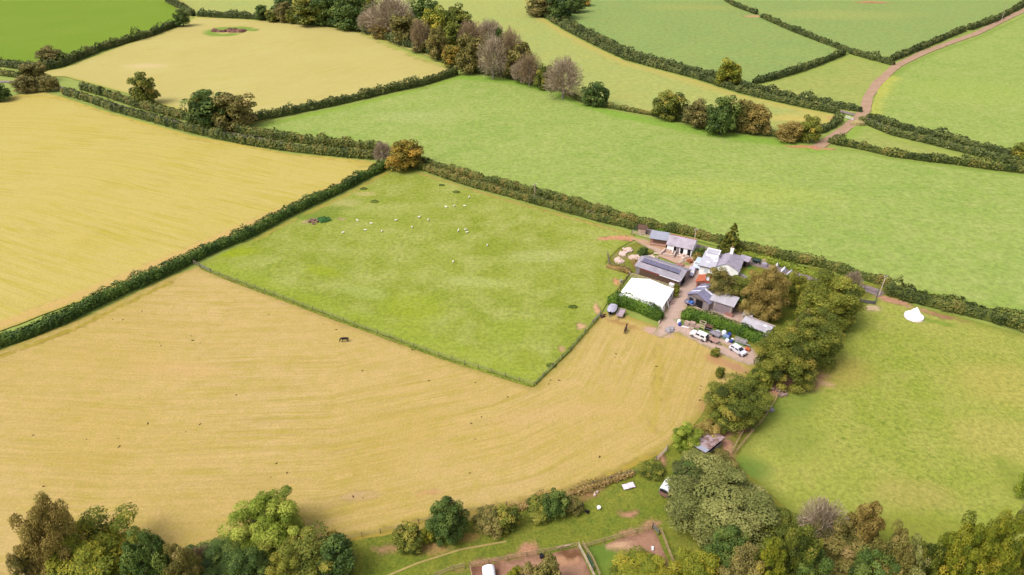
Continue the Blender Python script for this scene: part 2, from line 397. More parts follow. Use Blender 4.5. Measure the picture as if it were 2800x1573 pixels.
# ------------------------------------------------------------------ hedges
def resample(pts, step):
    out = [Vector(pts[0])]
    for a, b in zip(pts[:-1], pts[1:]):
        a, b = Vector(a), Vector(b); n = max(1, int((b - a).length / step))
        out += [a.lerp(b, i / n) for i in range(1, n + 1)]
    return out
def offset_line(pts, d):
    """shift a ground line sideways, away from the camera for positive d"""
    out = []
    for i, p in enumerate(pts):
        a = pts[max(0, i - 1)]; b = pts[min(len(pts) - 1, i + 1)]
        t = Vector((b.x - a.x, b.y - a.y, 0)).normalized(); n = Vector((-t.y, t.x, 0))
        if n.dot(Vector((p.x, p.y, 0))) < 0: n = -n
        out.append(p + n * d)
    return out
def hedge_world(line, w, h, style, name, label, cat, group=None, ragged=0.28, kind=None, dens=1.0, leaf=None, box=0.6):
    if group == 'field hedges': w *= 0.82; h *= 0.84
    line = resample(line, 1.0); n = len(line); L = np.array([(p.x, p.y) for p in line])
    T = np.gradient(L, axis=0); T /= np.linalg.norm(T, axis=1, keepdims=True) + 1e-9; Nn = np.stack([-T[:, 1], T[:, 0]], 1)
    seg = np.linalg.norm(np.diff(L, axis=0), axis=1).sum()
    r = np.mean([rng_of(p) for p in line]); lf = leaf or float(np.clip(r * 0.0021, 0.3, 0.75))
    m = int(seg * (w + 2 * h) * 1.9 / (lf * lf * 0.75) * dens)
    t = RNG.uniform(0, n - 1.001, m); i = t.astype(int); f = (t - i)[:, None]
    base = L[i] * (1 - f) + L[i + 1] * f; nn = Nn[i] * (1 - f) + Nn[i + 1] * f; tt = T[i]
    mod = 1 + ragged * 2 * (fnoise(base[:, 0], base[:, 1], 4.2, 3) - 0.5) + ragged * 1.3 * (vnoise(base[:, 0], base[:, 1], 1.4, 8) - 0.5)
    mod *= 1 + ragged * 1.5 * np.clip((vnoise(base[:, 0], base[:, 1], 6.3, 44) - 0.7) / 0.3, 0, 1)
    end = np.minimum(t, n - 1 - t); mod *= np.clip(0.55 + end * 0.25, 0, 1)
    th = RNG.uniform(0.0, math.pi, m); c, s = np.cos(th), np.sin(th)
    c = np.sign(c) * np.abs(c) ** box; s = s ** box
    dep = RNG.uniform(0.78, 1.06, m)
    off = c * w / 2 * mod * dep; z = s * h * mod * dep + RNG.uniform(-0.1, 0.25, m)
    pos = np.stack([base[:, 0] + nn[:, 0] * off, base[:, 1] + nn[:, 1] * off, np.maximum(z, 0.08)], 1)
    nr = np.stack([nn[:, 0] * c, nn[:, 1] * c, s + 0.25], 1) + 0.75 * unit(m)
    tint = 0.38 + 0.75 * (fnoise(base[:, 0] + off, base[:, 1] + off, 6.5, 21) - 0.5) + 0.5 * (vnoise(pos[:, 0], pos[:, 1], 1.6, 31) - 0.5) + RNG.normal(0, 0.11, m)
    o = obj(name, quads_mesh(name, pos, nr, lf * RNG.uniform(0.6, 1.3, m), tint, LM(style)))
    # the woody inside, so that the hedge does not read hollow
    cv, cf = [], []
    for k in range(n):
        md = 0.72 * min(1, 0.55 + min(k, n - 1 - k) * 0.25)
        for a in range(7):
            an = math.pi * a / 6; ca = math.copysign(abs(math.cos(an)) ** box, math.cos(an)); sa = max(0, math.sin(an)) ** box
            cv.append((L[k, 0] + Nn[k, 0] * ca * w / 2 * md, L[k, 1] + Nn[k, 1] * ca * w / 2 * md, sa * h * md - 0.05))
        if k: cf += [((k - 1) * 7 + a, (k - 1) * 7 + a + 1, k * 7 + a + 1, k * 7 + a) for a in range(6)]
    cm = bpy.data.meshes.new('branches'); cm.from_pydata(cv, [], cf); cm.materials.append(LM(style))
    at = cm.attributes.new('tint', 'FLOAT', 'POINT'); at.data.foreach_set('value', [0.25] * len(cv))
    obj('branches', cm, o)
    return tag(o, label, cat, group, kind)
def hedge(px, w, h, style, label, name='hedge', cat='hedge', away=0.0, **kw):
    return hedge_world(offset_line(GL(px), w / 2 + away), w, h, style, name, label, cat, kw.pop('group', 'field hedges'), **kw)

# ------------------------------------------------------------------ ground sheets
def field(name, pxpoly, z, res, m, guide=None, patches=(), world=None, jit=0.35):
    poly = world or GL(pxpoly)
    step = max(1.0, res * 0.8); b = []
    for i, p in enumerate(poly):
        q = poly[(i + 1) % len(poly)]; k = max(1, int((q - p).length / step))
        for j in range(k): b.append(p.lerp(q, j / k))
    B = np.array([(p.x, p.y) for p in b])
    B += jit * 2 * (np.stack([fnoise(B[:, 0], B[:, 1], 3.1, 1), fnoise(B[:, 0], B[:, 1], 3.1, 9)], 1) - 0.5)
    x0, y0 = B.min(0); x1, y1 = B.max(0)
    gx, gy = np.meshgrid(np.arange(x0, x1, res), np.arange(y0, y1, res)); P = np.stack([gx.ravel(), gy.ravel()], 1)
    P += RNG.uniform(-0.25, 0.25, P.shape) * res
    P = P[inside(P, B)]; d, _ = pdist(P, B, True); P = P[d > res * 0.55]
    allp = [Vector((float(a), float(c))) for a, c in np.concatenate([B, P])]
    nb = len(B); ed = [(i, (i + 1) % nb) for i in range(nb)]
    vv, _, ff, *_ = delaunay_2d_cdt(allp, ed, [], 1, 1e-4)
    V = np.array([(v.x, v.y) for v in vv])
    me = bpy.data.meshes.new(name); me.from_pydata([(a, c, z) for a, c in V], [], ff)
    d, _ = pdist(V, B, True)
    me.attributes.new('edge', 'FLOAT', 'POINT').data.foreach_set('value', d.astype(np.float32))
    if guide:
        gd, ga = pdist(V, GL(guide)); me.attributes.new('flow', 'FLOAT_VECTOR', 'POINT').data.foreach_set('vector', np.stack([ga, gd, gd * 0], 1).astype(np.float32).ravel())
    col = np.zeros((len(V), 4), np.float32)
    for pt in patches:
        if isinstance(pt[0], (list,)):
            line, wd, rgb, st = pt; q, _ = pdist(V, GL(line)); a = np.clip(1.5 - q / (wd / 2), 0, 1)
        else:
            cx, cy, rx, ry, rot, rgb, st = pt; c = G(cx, cy); dx, dy = V[:, 0] - c.x, V[:, 1] - c.y
            ca, sa = math.cos(math.radians(rot)), math.sin(math.radians(rot))
            q = np.hypot((dx * ca + dy * sa) / rx, (-dx * sa + dy * ca) / ry); a = np.clip(1.6 - q, 0, 1)
        a = a * st; up = a > col[:, 3]
        col[up, :3] = C(*rgb)[:3]; col[up, 3] = a[up]
    me.attributes.new('patch', 'FLOAT_COLOR', 'POINT').data.foreach_set('color', col.ravel())
    me.materials.append(m); me.update()
    return tag(obj(name, me), kind='structure')
def strip(name, pts, w, z, m, widths=None):
    pts = resample(pts, 2.0); v, f = [], []
    for i, p in enumerate(pts):
        a = pts[max(0, i - 1)]; b = pts[min(len(pts) - 1, i + 1)]; t = Vector((b.x - a.x, b.y - a.y, 0)).normalized(); n = Vector((-t.y, t.x, 0))
        k = 1 + 0.25 * (float(vnoise(p.x, p.y, 4, 2)) - 0.5)
        v += [p + n * w / 2 * k + Vector((0, 0, z)), p - n * w / 2 * k + Vector((0, 0, z))]
        if i: f.append((2 * i - 2, 2 * i - 1, 2 * i + 1, 2 * i))
    me = bpy.data.meshes.new(name); me.from_pydata(v, [], f); me.materials.append(m)
    return tag(obj(name, me), kind='structure')

# ================================================================== THE SETTING
DIRT = (196, 146, 112); RED = (200, 150, 120); PALE = (196, 190, 118)
M_ROUGH = field_mat('rough_grass', C(128, 138, 44), C(158, 150, 66), C(104, 124, 44), C(140, 134, 56), med=0.5, medamt=0.7, famt=0.3, tuft=C(92, 112, 36), tamt=0.6)
M_HAY = field_mat('stubble_hay', C(208, 177, 104), C(215, 184, 122), C(192, 173, 86), C(170, 156, 70), C(182, 163, 62), 0.55, big=0.022, famt=0.13, medamt=0.6, ew=2.2)
M_HAYL = field_mat('stubble_hay_yellow', C(212, 190, 106), C(212, 192, 112), C(200, 184, 88), C(182, 166, 78), C(196, 180, 68), 0.8, famt=0.16, medamt=0.4, ew=2.0)
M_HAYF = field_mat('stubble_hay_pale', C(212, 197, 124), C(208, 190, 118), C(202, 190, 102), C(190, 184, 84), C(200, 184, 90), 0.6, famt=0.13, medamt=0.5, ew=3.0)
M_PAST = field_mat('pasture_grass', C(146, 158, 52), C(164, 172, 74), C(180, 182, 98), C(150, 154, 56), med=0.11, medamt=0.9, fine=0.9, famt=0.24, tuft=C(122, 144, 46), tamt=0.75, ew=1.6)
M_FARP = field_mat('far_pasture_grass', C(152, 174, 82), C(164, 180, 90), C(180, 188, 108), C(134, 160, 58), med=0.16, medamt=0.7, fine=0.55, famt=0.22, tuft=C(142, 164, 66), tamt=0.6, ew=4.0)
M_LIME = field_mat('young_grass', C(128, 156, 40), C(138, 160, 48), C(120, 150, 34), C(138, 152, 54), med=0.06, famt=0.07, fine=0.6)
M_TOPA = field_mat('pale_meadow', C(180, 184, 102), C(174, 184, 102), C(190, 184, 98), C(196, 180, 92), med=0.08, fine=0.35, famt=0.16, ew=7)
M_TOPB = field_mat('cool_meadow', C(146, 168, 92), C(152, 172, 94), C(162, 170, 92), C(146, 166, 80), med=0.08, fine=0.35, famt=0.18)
M_TRI = field_mat('thin_meadow', C(164, 176, 90), C(176, 178, 96), C(156, 172, 84), C(164, 176, 80), med=0.1, fine=0.35, famt=0.18, ew=4)
M_EAST = field_mat('paddock_grass', C(158, 168, 66), C(172, 174, 80), C(182, 178, 92), C(132, 140, 54), med=0.14, medamt=0.7, fine=1.1, famt=0.26, tuft=C(118, 140, 48), tamt=0.8, ew=3)
M_YARD = field_mat('yard_gravel', C(224, 192, 176), C(214, 182, 166), C(200, 170, 148), C(160, 146, 84), med=0.7, fine=3, famt=0.2, ew=1.2, medamt=0.6)
M_SAND = field_mat('arena_sand', C(186, 140, 114), C(174, 130, 106), C(198, 154, 126), C(154, 116, 92), med=0.4, fine=2, famt=0.15, ew=1.0)
M_TRACK = mat('track_earth', C(202, 164, 136), C(184, 148, 114), 0.25, 0.95)
M_ROAD = mat('lane_tarmac', C(168, 148, 146), C(150, 132, 128), 0.4, 0.9)
M_PATH = mat('trodden_grass', C(196, 172, 104), C(180, 158, 92), 0.6, 0.95)
M_SOIL = mat('turned_soil', C(104, 68, 58), C(160, 116, 98), 0.35, 0.95)

gb = MB(); gb.add([(-3000, -500, -0.30), (3000, -500, -0.30), (3000, 4000, -0.30), (-3000, 4000, -0.30)], [(0, 1, 2, 3)])
tag(obj('ground', gb.mesh('ground', mat('ground_grass', C(168, 180, 84), C(150, 166, 72), 0.02, 0.95))), kind='structure')
field('rough_ground', [(-350, 1470), (300, 1500), (900, 1460), (1500, 1320), (1780, 1180), (1960, 1000), (2000, 900), (2080, 700), (2500, 780), (2350, 960), (2120, 1100), (2010, 1260), (2200, 1420), (2400, 1640), (-350, 1640)], -0.10, 1.4, M_ROUGH, patches=[
    (1720, 1405, 1.6, 0.8, 10, DIRT, 1.0), (1780, 1435, 1.9, 0.9, 20, DIRT, 0.9), (1445, 1505, 1.8, 1.5, 60, DIRT, 1.1), (1180, 1500, 3, 1.2, 0, (190, 150, 96), 0.8),
    (1060, 1500, 2.5, 1.0, 0, DIRT, 0.7), (1720, 1460, 2.4, 1.0, 15, DIRT, 0.9), (1280, 1470, 2.2, 1.0, 10, (182, 140, 84), 0.7), (1345, 1535, 6, 0.7, 14, DIRT, 0.9),
    (1980, 1185, 2.4, 1.0, 35, RED, 1.1), (2040, 1175, 2.2, 0.8, 20, RED, 1.0), (1992, 1225, 0.9, 3.0, 0, RED, 1.1), (2140, 1060, 3.2, 1.8, 35, RED, 1.2), (2180, 1030, 3.5, 1.5, 40, RED, 1.1), (1805, 1260, 0.8, 3.5, -10, DIRT, 1.0),
    (1600, 1355, 5, 0.9, 30, (170, 128, 88), 0.8), (1500, 1385, 3, 0.8, 20, (190, 150, 90), 0.7), (980, 1460, 4, 0.9, 12, (196, 160, 90), 0.8), (880, 1540, 5, 3, 0, (150, 130, 70), 0.8)])

field('hay_field', [(-420, 1100), (-60, 985), (0, 958), (191, 885), (463, 758), (540, 727), (700, 790), (940, 880), (1200, 975), (1460, 1057), (1560, 960), (1652, 852), (1700, 856), (1790, 890), (1800, 905), (1880, 908), (2000, 966), (2065, 1000), (2030, 1040), (1950, 1075), (1900, 1160), (1800, 1245), (1600, 1335), (1400, 1405), (1100, 1455), (900, 1490), (700, 1540), (300, 1600), (-420, 1700)], -0.06, 1.3, M_HAY,
      guide=[(-420, 1280), (300, 1330), (900, 1310), (1400, 1200), (1650, 1080), (1740, 900)], patches=[
    (2005, 1000, 4.0, 1.4, -38, (196, 146, 112), 0.75), (1960, 985, 3, 1.6, -38, (200, 150, 104), 0.8), (2030, 1040, 3.5, 1.5, -20, (190, 144, 100), 0.7), (1800, 908, 3.2, 1.4, -25, (214, 176, 156), 1.2), (1700, 885, 5, 0.9, -30, (178, 130, 84), 0.7), (1940, 1110, 3, 2, 30, (196, 150, 104), 0.7),
    (1440, 1030, 2.5, 3.0, 40, (150, 140, 60), 0.6), (1170, 1350, 2.0, 0.6, 10, (220, 160, 118), 0.8), (980, 1355, 4, 1.0, 5, (206, 170, 128), 0.7),
    ([(0, 975), (200, 900), (470, 770)], 1.6, (176, 156, 56), 0.9), ([(545, 735), (940, 890), (1455, 1062)], 1.6, (196, 160, 108), 0.5), ([(1800, 950), (1800, 1100), (1780, 1180)], 2.0, (196, 172, 82), 0.7),
    ([(940, 1478), (1200, 1420), (1600, 1330), (1800, 1240)], 1.8, (184, 158, 66), 0.8), (1500, 1130, 14, 3, 8, (216, 180, 122), 0.5), (500, 1010, 12, 3, -5, (218, 178, 118), 0.5)])
field('hay_meadow', [(-520, 250), (0, 272), (60, 256), (115, 250), (165, 263), (311, 312), (529, 371), (800, 421), (1000, 438), (1062, 452), (1035, 470), (990, 488), (860, 548), (700, 622), (517, 702), (272, 802), (0, 905), (-420, 1040)], -0.05, 2.4, M_HAYL,
      guide=[(-400, 560), (0, 600), (500, 745), (900, 860)], patches=[([(-100, 290), (60, 262), (165, 268), (529, 378), (1000, 446)], 3.0, (206, 182, 80), 0.8), ([(0, 890), (300, 775), (700, 605), (1000, 475)], 5.0, (218, 178, 112), 0.7), (1000, 450, 4, 2, 0, (196, 180, 90), 0.8)])
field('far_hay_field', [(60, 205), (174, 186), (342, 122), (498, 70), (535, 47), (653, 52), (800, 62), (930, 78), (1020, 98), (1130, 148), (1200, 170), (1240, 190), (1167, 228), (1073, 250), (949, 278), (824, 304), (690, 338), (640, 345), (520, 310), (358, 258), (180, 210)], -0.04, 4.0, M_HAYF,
      guide=[(690, 340), (949, 284), (1260, 200)], patches=[([(1000, 95), (1130, 152), (1240, 188)], 5.0, (176, 180, 84), 0.9), ([(570, 88), (600, 78), (660, 76), (690, 82)], 8.0, (140, 166, 66), 1.1), ([(575, 92), (600, 97), (640, 94)], 7.0, (140, 166, 66), 1.1), (400, 180, 12, 6, 0, (230, 202, 150), 0.6)])
field('sheep_pasture', [(540, 727), (700, 650), (800, 597), (863, 566), (940, 531), (1001, 498), (1068, 461), (1144, 468), (1272, 512), (1381, 541), (1490, 571), (1572, 594), (1700, 628), (1735, 640), (1728, 660), (1690, 680), (1655, 720), (1720, 752), (1690, 800), (1660, 830), (1640, 866), (1560, 958), (1460, 1055), (1200, 973), (940, 878), (700, 788)], -0.05, 1.3, M_PAST, patches=[
    ([(600, 735), (940, 862), (1200, 950), (1440, 1030)], 9, (156, 172, 46), 0.5), (1130, 840, 9, 7, -30, (160, 174, 46), 0.6), (640, 690, 7, 3, 10, (156, 170, 34), 0.8), (1120, 890, 5, 4, 20, (156, 170, 46), 0.6), (1400, 900, 8, 5, 20, (156, 172, 56), 0.55), (1450, 980, 3, 5, 40, (152, 162, 50), 0.7), (880, 740, 6, 2.5, -20, (158, 172, 44), 0.7),
    (858, 592, 8, 3, 0, (130, 148, 56), 0.8), (905, 575, 6, 3, 20, (136, 150, 60), 0.7), (862, 603, 2.2, 1.1, 10, (186, 150, 126), 1.1), (835, 606, 1.6, 0.8, 0, (196, 168, 120), 1.0), (935, 600, 1.4, 0.6, 0, (196, 156, 130), 1.0), (1000, 530, 4, 2, 0, (200, 186, 116), 0.7), (945, 555, 5, 3, 0, (186, 180, 108), 0.7),
    (1680, 650, 5.0, 1.0, 10, (216, 156, 118), 1.2), (1720, 656, 3, 0.9, -8, (212, 150, 118), 1.1), (1685, 770, 1.0, 1.8, 0, (214, 160, 112), 1.1), (1632, 845, 0.8, 2.4, 0, (218, 172, 130), 1.1), (1588, 892, 1.0, 1.4, 0, (216, 176, 130), 1.1), (1535, 955, 0.9, 1.2, 0, (206, 168, 120), 1.0),
    ([(1144, 472), (1381, 546), (1700, 634)], 1.8, (192, 160, 92), 0.7), ([(1068, 466), (940, 536), (800, 602), (700, 655)], 2.0, (180, 160, 76), 0.8), (1300, 770, 9, 3, -10, (192, 196, 116), 0.55), (1480, 700, 10, 4, 0, (192, 194, 118), 0.55), (1000, 800, 9, 3, -20, (186, 194, 108), 0.5)])
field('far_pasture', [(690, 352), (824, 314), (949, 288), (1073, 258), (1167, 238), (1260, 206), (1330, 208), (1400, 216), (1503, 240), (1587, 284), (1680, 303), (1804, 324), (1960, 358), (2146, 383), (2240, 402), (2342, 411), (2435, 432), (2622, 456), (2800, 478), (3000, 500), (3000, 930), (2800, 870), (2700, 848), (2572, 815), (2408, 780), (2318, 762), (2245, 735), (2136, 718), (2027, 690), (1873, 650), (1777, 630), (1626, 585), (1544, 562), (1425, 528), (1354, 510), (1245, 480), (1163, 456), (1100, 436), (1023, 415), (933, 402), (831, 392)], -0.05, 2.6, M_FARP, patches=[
    ([(1260, 212), (1400, 224), (1503, 248), (1680, 312), (1960, 368), (2146, 392), (2240, 410)], 9.0, (140, 176, 62), 0.75), ([(700, 346), (949, 294), (1260, 212)], 5.0, (150, 178, 62), 0.7), (2205, 402, 7, 2.2, -10, (210, 150, 110), 1.3), (2250, 402, 6, 2.4, 10, (212, 146, 118), 1.3), ([(1163, 452), (1425, 522), (1800, 625), (2136, 706), (2500, 790)], 4.0, (192, 184, 100), 0.5), (1150, 320, 24, 10, 0, (186, 192, 116), 0.5), (2000, 520, 40, 10, -10, (190, 196, 90), 0.4)])
field('young_grass_field', [(-560, 130), (-200, 140), (0, 160), (95, 178), (174, 175), (280, 130), (342, 112), (420, 90), (498, 58), (480, 20), (440, -30), (430, -90), (-900, -90)], -0.05, 7, M_LIME)
field('pale_meadow', [(510, 48), (490, 20), (470, -90), (1430, -90), (1450, 8), (1468, 36), (1503, 62), (1556, 93), (1649, 140), (1711, 168), (1804, 193), (1898, 218), (2022, 258), (2200, 298), (2285, 314), (2246, 362), (2146, 374), (1960, 350), (1804, 316), (1680, 296), (1587, 276), (1503, 232), (1400, 205), (1250, 180), (1130, 140), (930, 70), (800, 55), (653, 48)], -0.06, 7, M_TOPA, patches=[
    ([(1468, 44), (1556, 100), (1711, 176), (1898, 226), (2022, 268), (2280, 320)], 12.0, (204, 184, 98), 0.5), (2180, 325, 14, 6, -10, (218, 190, 104), 0.7), (2270, 322, 5, 2, 0, (206, 156, 116), 0.9)])
field('upper_meadow', [(1478, 36), (1520, 18), (1620, 0), (1700, -90), (1950, -90), (1985, 0), (2062, 34), (2156, 80), (2295, 133), (2325, 146), (2280, 162), (2187, 196), (2072, 228), (2030, 240), (1898, 205), (1804, 182), (1711, 155), (1600, 100)], -0.05, 6, M_TOPB, patches=[(2062, 44, 8, 4, 0, (214, 160, 120), 1.0), (1900, 20, 40, 14, 0, (176, 174, 92), 0.5)])
field('high_meadow', [(1990, -90), (2000, 8), (2072, 40), (2156, 80), (2295, 133), (2330, 146), (2435, 174), (2448, 164), (2529, 130), (2647, 80), (2731, 55), (2800, 12), (2900, -90)], -0.05, 7, M_TOPB, patches=[(2385, 6, 12, 4, 0, (206, 140, 104), 1.2), (2300, 40, 60, 20, 0, (178, 180, 98), 0.5)])
field('corner_meadow', [(2072, 234), (2187, 203), (2280, 169), (2325, 152), (2435, 182), (2425, 205), (2392, 238), (2368, 275), (2360, 306), (2340, 310), (2200, 285)], -0.05, 4, M_TRI, patches=[([(2090, 240), (2200, 270), (2340, 300)], 12, (204, 192, 104), 0.6)])
field('track_side_meadow', [(2425, 216), (2470, 184), (2540, 150), (2680, 100), (2810, 38), (3000, -60), (3000, 520), (2800, 452), (2653, 418), (2529, 388), (2435, 364), (2380, 330), (2385, 290), (2400, 245)], -0.05, 4.5, M_FARP, patches=[([(2385, 310), (2400, 260), (2440, 212)], 9, (200, 196, 92), 0.7), (2650, 250, 40, 24, 0, (170, 186, 88), 0.5)])
field('small_meadow', [(2290, 392), (2320, 362), (2345, 336), (2435, 376), (2529, 400), (2653, 432), (2759, 456), (2800, 464), (2800, 474), (2622, 449), (2529, 438), (2435, 424), (2342, 402)], -0.045, 3, M_TRI, patches=[([(2310, 372), (2345, 340)], 9, (150, 176, 72), 0.7)])
field('east_paddock', [(2340, 835), (2405, 800), (2463, 822), (2544, 846), (2626, 866), (2700, 888), (2800, 916), (3050, 985), (3150, 1660), (2450, 1660), (2300, 1480), (2150, 1390), (2010, 1262), (2040, 1200), (2085, 1145), (2128, 1085), (2200, 1020), (2270, 950), (2330, 890)], -0.06, 1.6, M_EAST, patches=[
    (2436, 820, 4.0, 1.4, -28, RED, 1.1), (2510, 844, 4, 0.9, -28, RED, 0.9), (2580, 865, 5, 0.7, -28, (180, 124, 100), 0.9), (2385, 842, 1.8, 1.2, 0, (214, 186, 146), 1.2), (2210, 1040, 6, 2.5, 35, (186, 148, 104), 1.1), (2260, 1050, 1.6, 0.7, 0, (212, 176, 130), 1.1), (2300, 1020, 8, 5, 20, (178, 164, 80), 0.7),
    (2150, 1180, 7, 7, 0, (134, 150, 62), 0.5), (2160, 1110, 9, 4, 30, (128, 148, 60), 0.6), (2290, 890, 5, 4, 0, (140, 156, 58), 0.7), (2560, 880, 6, 1.0, -25, (130, 156, 54), 0.8), (2500, 1350, 8, 4, 0, (184, 170, 92), 0.6), (2760, 1050, 12, 8, 0, (190, 176, 90), 0.6), (2740, 1200, 10, 7, 0, (192, 178, 96), 0.6), (2795, 1330, 3, 10, 0, (130, 146, 50), 0.5), (2450, 1450, 14, 4, 0, (146, 150, 54), 0.6), (2050, 1280, 4, 3, 0, (110, 138, 56), 0.7)])
field('farm_yard', [(1868, 742), (1853, 790), (1838, 812), (1812, 862), (1797, 892), (1785, 912), (1810, 925), (1850, 908), (1880, 925), (1960, 965), (2050, 1000), (2085, 990), (2060, 950), (1900, 892), (1862, 872), (1880, 835), (1945, 868), (2040, 892), (2060, 850), (1950, 800), (1925, 760), (1960, 745), (2020, 745), (2030, 715), (1990, 690), (1935, 690), (1915, 705), (1890, 700), (1830, 680), (1765, 655), (1725, 650), (1740, 662), (1790, 688), (1800, 700), (1870, 728)], -0.03, 0.9, M_YARD, patches=[
    (1850, 712, 6, 3, -30, (216, 178, 154), 1.0), (1960, 870, 6, 1.6, -30, (206, 176, 140), 0.8), (1975, 905, 4, 1.4, -35, (112, 140, 50), 1.0), (2010, 928, 4, 1.5, -38, (92, 136, 48), 1.3), (1905, 895, 5, 1.2, -36, (118, 146, 60), 1.1), (1875, 722, 1.5, 0.8, 0, (130, 152, 60), 1.2), (1985, 945, 3.0, 0.7, -38, (170, 150, 84), 0.8), (1800, 745, 3, 2, -30, (150, 140, 70), 1.0)])
field('yard_verge', [(1738, 662), (1790, 690), (1750, 700), (1736, 728), (1800, 752), (1860, 775), (1845, 800), (1838, 790), (1725, 752), (1712, 742), (1660, 722), (1690, 682)], -0.02, 0.9, M_ROUGH, patches=[(1800, 680, 3, 0.6, -20, (200, 160, 96), 1.0), (1700, 700, 3, 2, 0, (150, 140, 84), 0.9)])
field('garden_lawn', [(2022, 722), (2060, 726), (2090, 735), (2080, 770), (2060, 790), (2020, 775), (2020, 745)], -0.015, 0.8, M_ROUGH, patches=[(2045, 750, 2.5, 2.0, 0, (150, 166, 60), 1.0), (2040, 728, 2.5, 0.8, -20, (96, 132, 60), 1.0)])
field('arena', [(1287, 1553), (1440, 1524), (1582, 1497), (1630, 1600), (1295, 1610)], -0.05, 0.8, M_SAND, patches=[(1330, 1555, 3, 1.2, 0, (140, 92, 74), 0.7), (1560, 1515, 2.2, 1.0, 0, (130, 92, 64), 0.9), (1540, 1535, 3, 1.0, 10, (206, 156, 120), 0.8)])
field('turnout_pen', [(1600, 1500), (1700, 1472), (1786, 1446), (1800, 1470), (1850, 1580), (1650, 1600)], -0.05, 0.8, M_SAND, patches=[(1670, 1560, 5, 3, 10, (126, 146, 58), 1.4), (1640, 1520, 2.0, 2.5, 20, (116, 140, 54), 1.3), (1700, 1525, 4, 1.0, 20, (176, 160, 96), 0.9), (1690, 1492, 2.4, 0.8, 12, (220, 178, 140), 0.8)])

LB = offset_line(GL([(-200, 235), (60, 232), (162, 258), (311, 308), (529, 367), (800, 417), (1011, 436)]), 6.6)
LC = offset_line(GL([(1068, 452), (1144, 464), (1272, 509), (1381, 538), (1490, 568), (1572, 590), (1700, 622)]), 6.2)
strip('lane', LB + LC + GL([(1800, 646), (1940, 684), (2050, 716), (2200, 756), (2300, 778), (2380, 792), (2412, 806)]), 3.2, -0.02, M_ROAD)
strip('upper_lane', offset_line(GL([(1503, 59), (1556, 90), (1711, 165), (1898, 215), (2022, 255), (2280, 311), (2340, 326), (2435, 368), (2529, 390), (2653, 421), (2800, 458)]), 6.0), 3.0, -0.02, M_ROAD)
strip('farm_track', GL([(2860, -10), (2800, 28), (2729, 62), (2669, 92), (2600, 116), (2529, 142), (2451, 180), (2398, 228), (2373, 266), (2366, 300), (2350, 322), (2318, 346), (2285, 370), (2262, 384), (2236, 402)]), 4.6, -0.015, M_TRACK)
strip('footpath', GL([(1050, 1578), (1140, 1540), (1260, 1502), (1385, 1480)]), 0.35, -0.05, M_PATH)
strip('cart_path', GL([(1725, 650), (1760, 662), (1810, 678), (1835, 690)]), 1.6, -0.01, mat('cart_earth', C(216, 172, 140), C(198, 160, 110), 0.5, 0.95))
# the heap in the far hay field
mb = MB(); hp = G(625, 86)
for i in range(26): mb.blob((random.uniform(-9, 9), random.uniform(-3, 3), 0), (random.uniform(1.8, 4.2), random.uniform(1.2, 2.8), random.uniform(0.8, 2.2)), 8, 5, 0.2)
single('soil_heap', mb, M_SOIL, 'dark brown soil heap in a green patch of the far hay field', 'soil heap', (hp.x, hp.y, -0.2))

# ================================================================== HEDGES
A_ = [(-120, 1005), (0, 955), (82, 930), (191, 884), (272, 842), (368, 796), (463, 755), (517, 728), (572, 701), (700, 646), (800, 592), (863, 562), (940, 527), (1001, 494), (1047, 472), (1068, 457)]
hedge(A_, 4.3, 3.3, 'hedgegreen', 'thick dark green hedge between the yellow hay meadow and the tan hay field')
B_ = [(162, 258), (236, 280), (311, 308), (404, 333), (529, 367), (653, 395), (800, 417), (824, 420), (949, 432), (1020, 438)]
hedge(B_, 4.0, 3.6, 'hedge', 'brownish hedge along the far edge of the yellow hay meadow')
hedge(B_, 4.0, 3.8, 'hedge', 'hedge on the far side of the lane, a single round tree standing in it', away=9.2)
C_ = [(1085, 452), (1144, 464), (1191, 481), (1272, 509), (1381, 538), (1490, 568), (1572, 590), (1626, 606), (1700, 622), (1735, 632)]
hedge(C_, 3.6, 2.8, 'hedge', 'clipped olive brown hedge along the top of the sheep pasture')
CF = [(1085, 436), (1163, 458), (1245, 481), (1354, 510), (1425, 527), (1544, 560), (1626, 582), (1700, 606), (1777, 628), (1873, 646), (1959, 668), (2027, 686), (2136, 715), (2245, 735), (2318, 760), (2400, 781), (2430, 792)]
hedge(CF, 3.2, 2.9, 'hedge', 'long dark hedge along the near edge of the big far pasture, behind the farm buildings')
hedge([(2406, 803), (2463, 825), (2544, 846), (2626, 865), (2700, 884), (2800, 911), (2950, 955)], 6.4, 3.2, 'hedge', 'wide dark double hedge behind the white bell tent', ragged=0.42)
hedge([(2005, 702), (2060, 712), (2110, 724), (2170, 744), (2250, 768), (2300, 782)], 2.6, 1.7, 'bank', 'bright yellow green hedge at the back of the farm garden', leaf=0.36)
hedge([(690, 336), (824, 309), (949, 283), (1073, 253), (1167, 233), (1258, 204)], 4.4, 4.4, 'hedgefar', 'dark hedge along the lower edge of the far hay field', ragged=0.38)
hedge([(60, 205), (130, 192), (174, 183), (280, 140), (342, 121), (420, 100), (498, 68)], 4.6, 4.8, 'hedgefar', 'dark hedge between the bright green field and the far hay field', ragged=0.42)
hedge([(448, 4), (485, 24), (520, 46)], 5, 5, 'hedgefar', 'bushy hedge end at the far corner of the bright green field', ragged=0.42)
hedge([(535, 46), (653, 51), (762, 58), (800, 61)], 4.5, 4.6, 'hedgefar', 'hedge along the far edge of the far hay field', ragged=0.42)
hedge([(-120, 172), (0, 184), (62, 192), (100, 200)], 5, 4.6, 'hedgefar', 'dark hedge under the bright green field at the left edge', ragged=0.42)
hedge([(-120, 196), (0, 208), (53, 215)], 4, 3.4, 'hedge', 'low brown hedge at the left edge beside the lane', ragged=0.42)
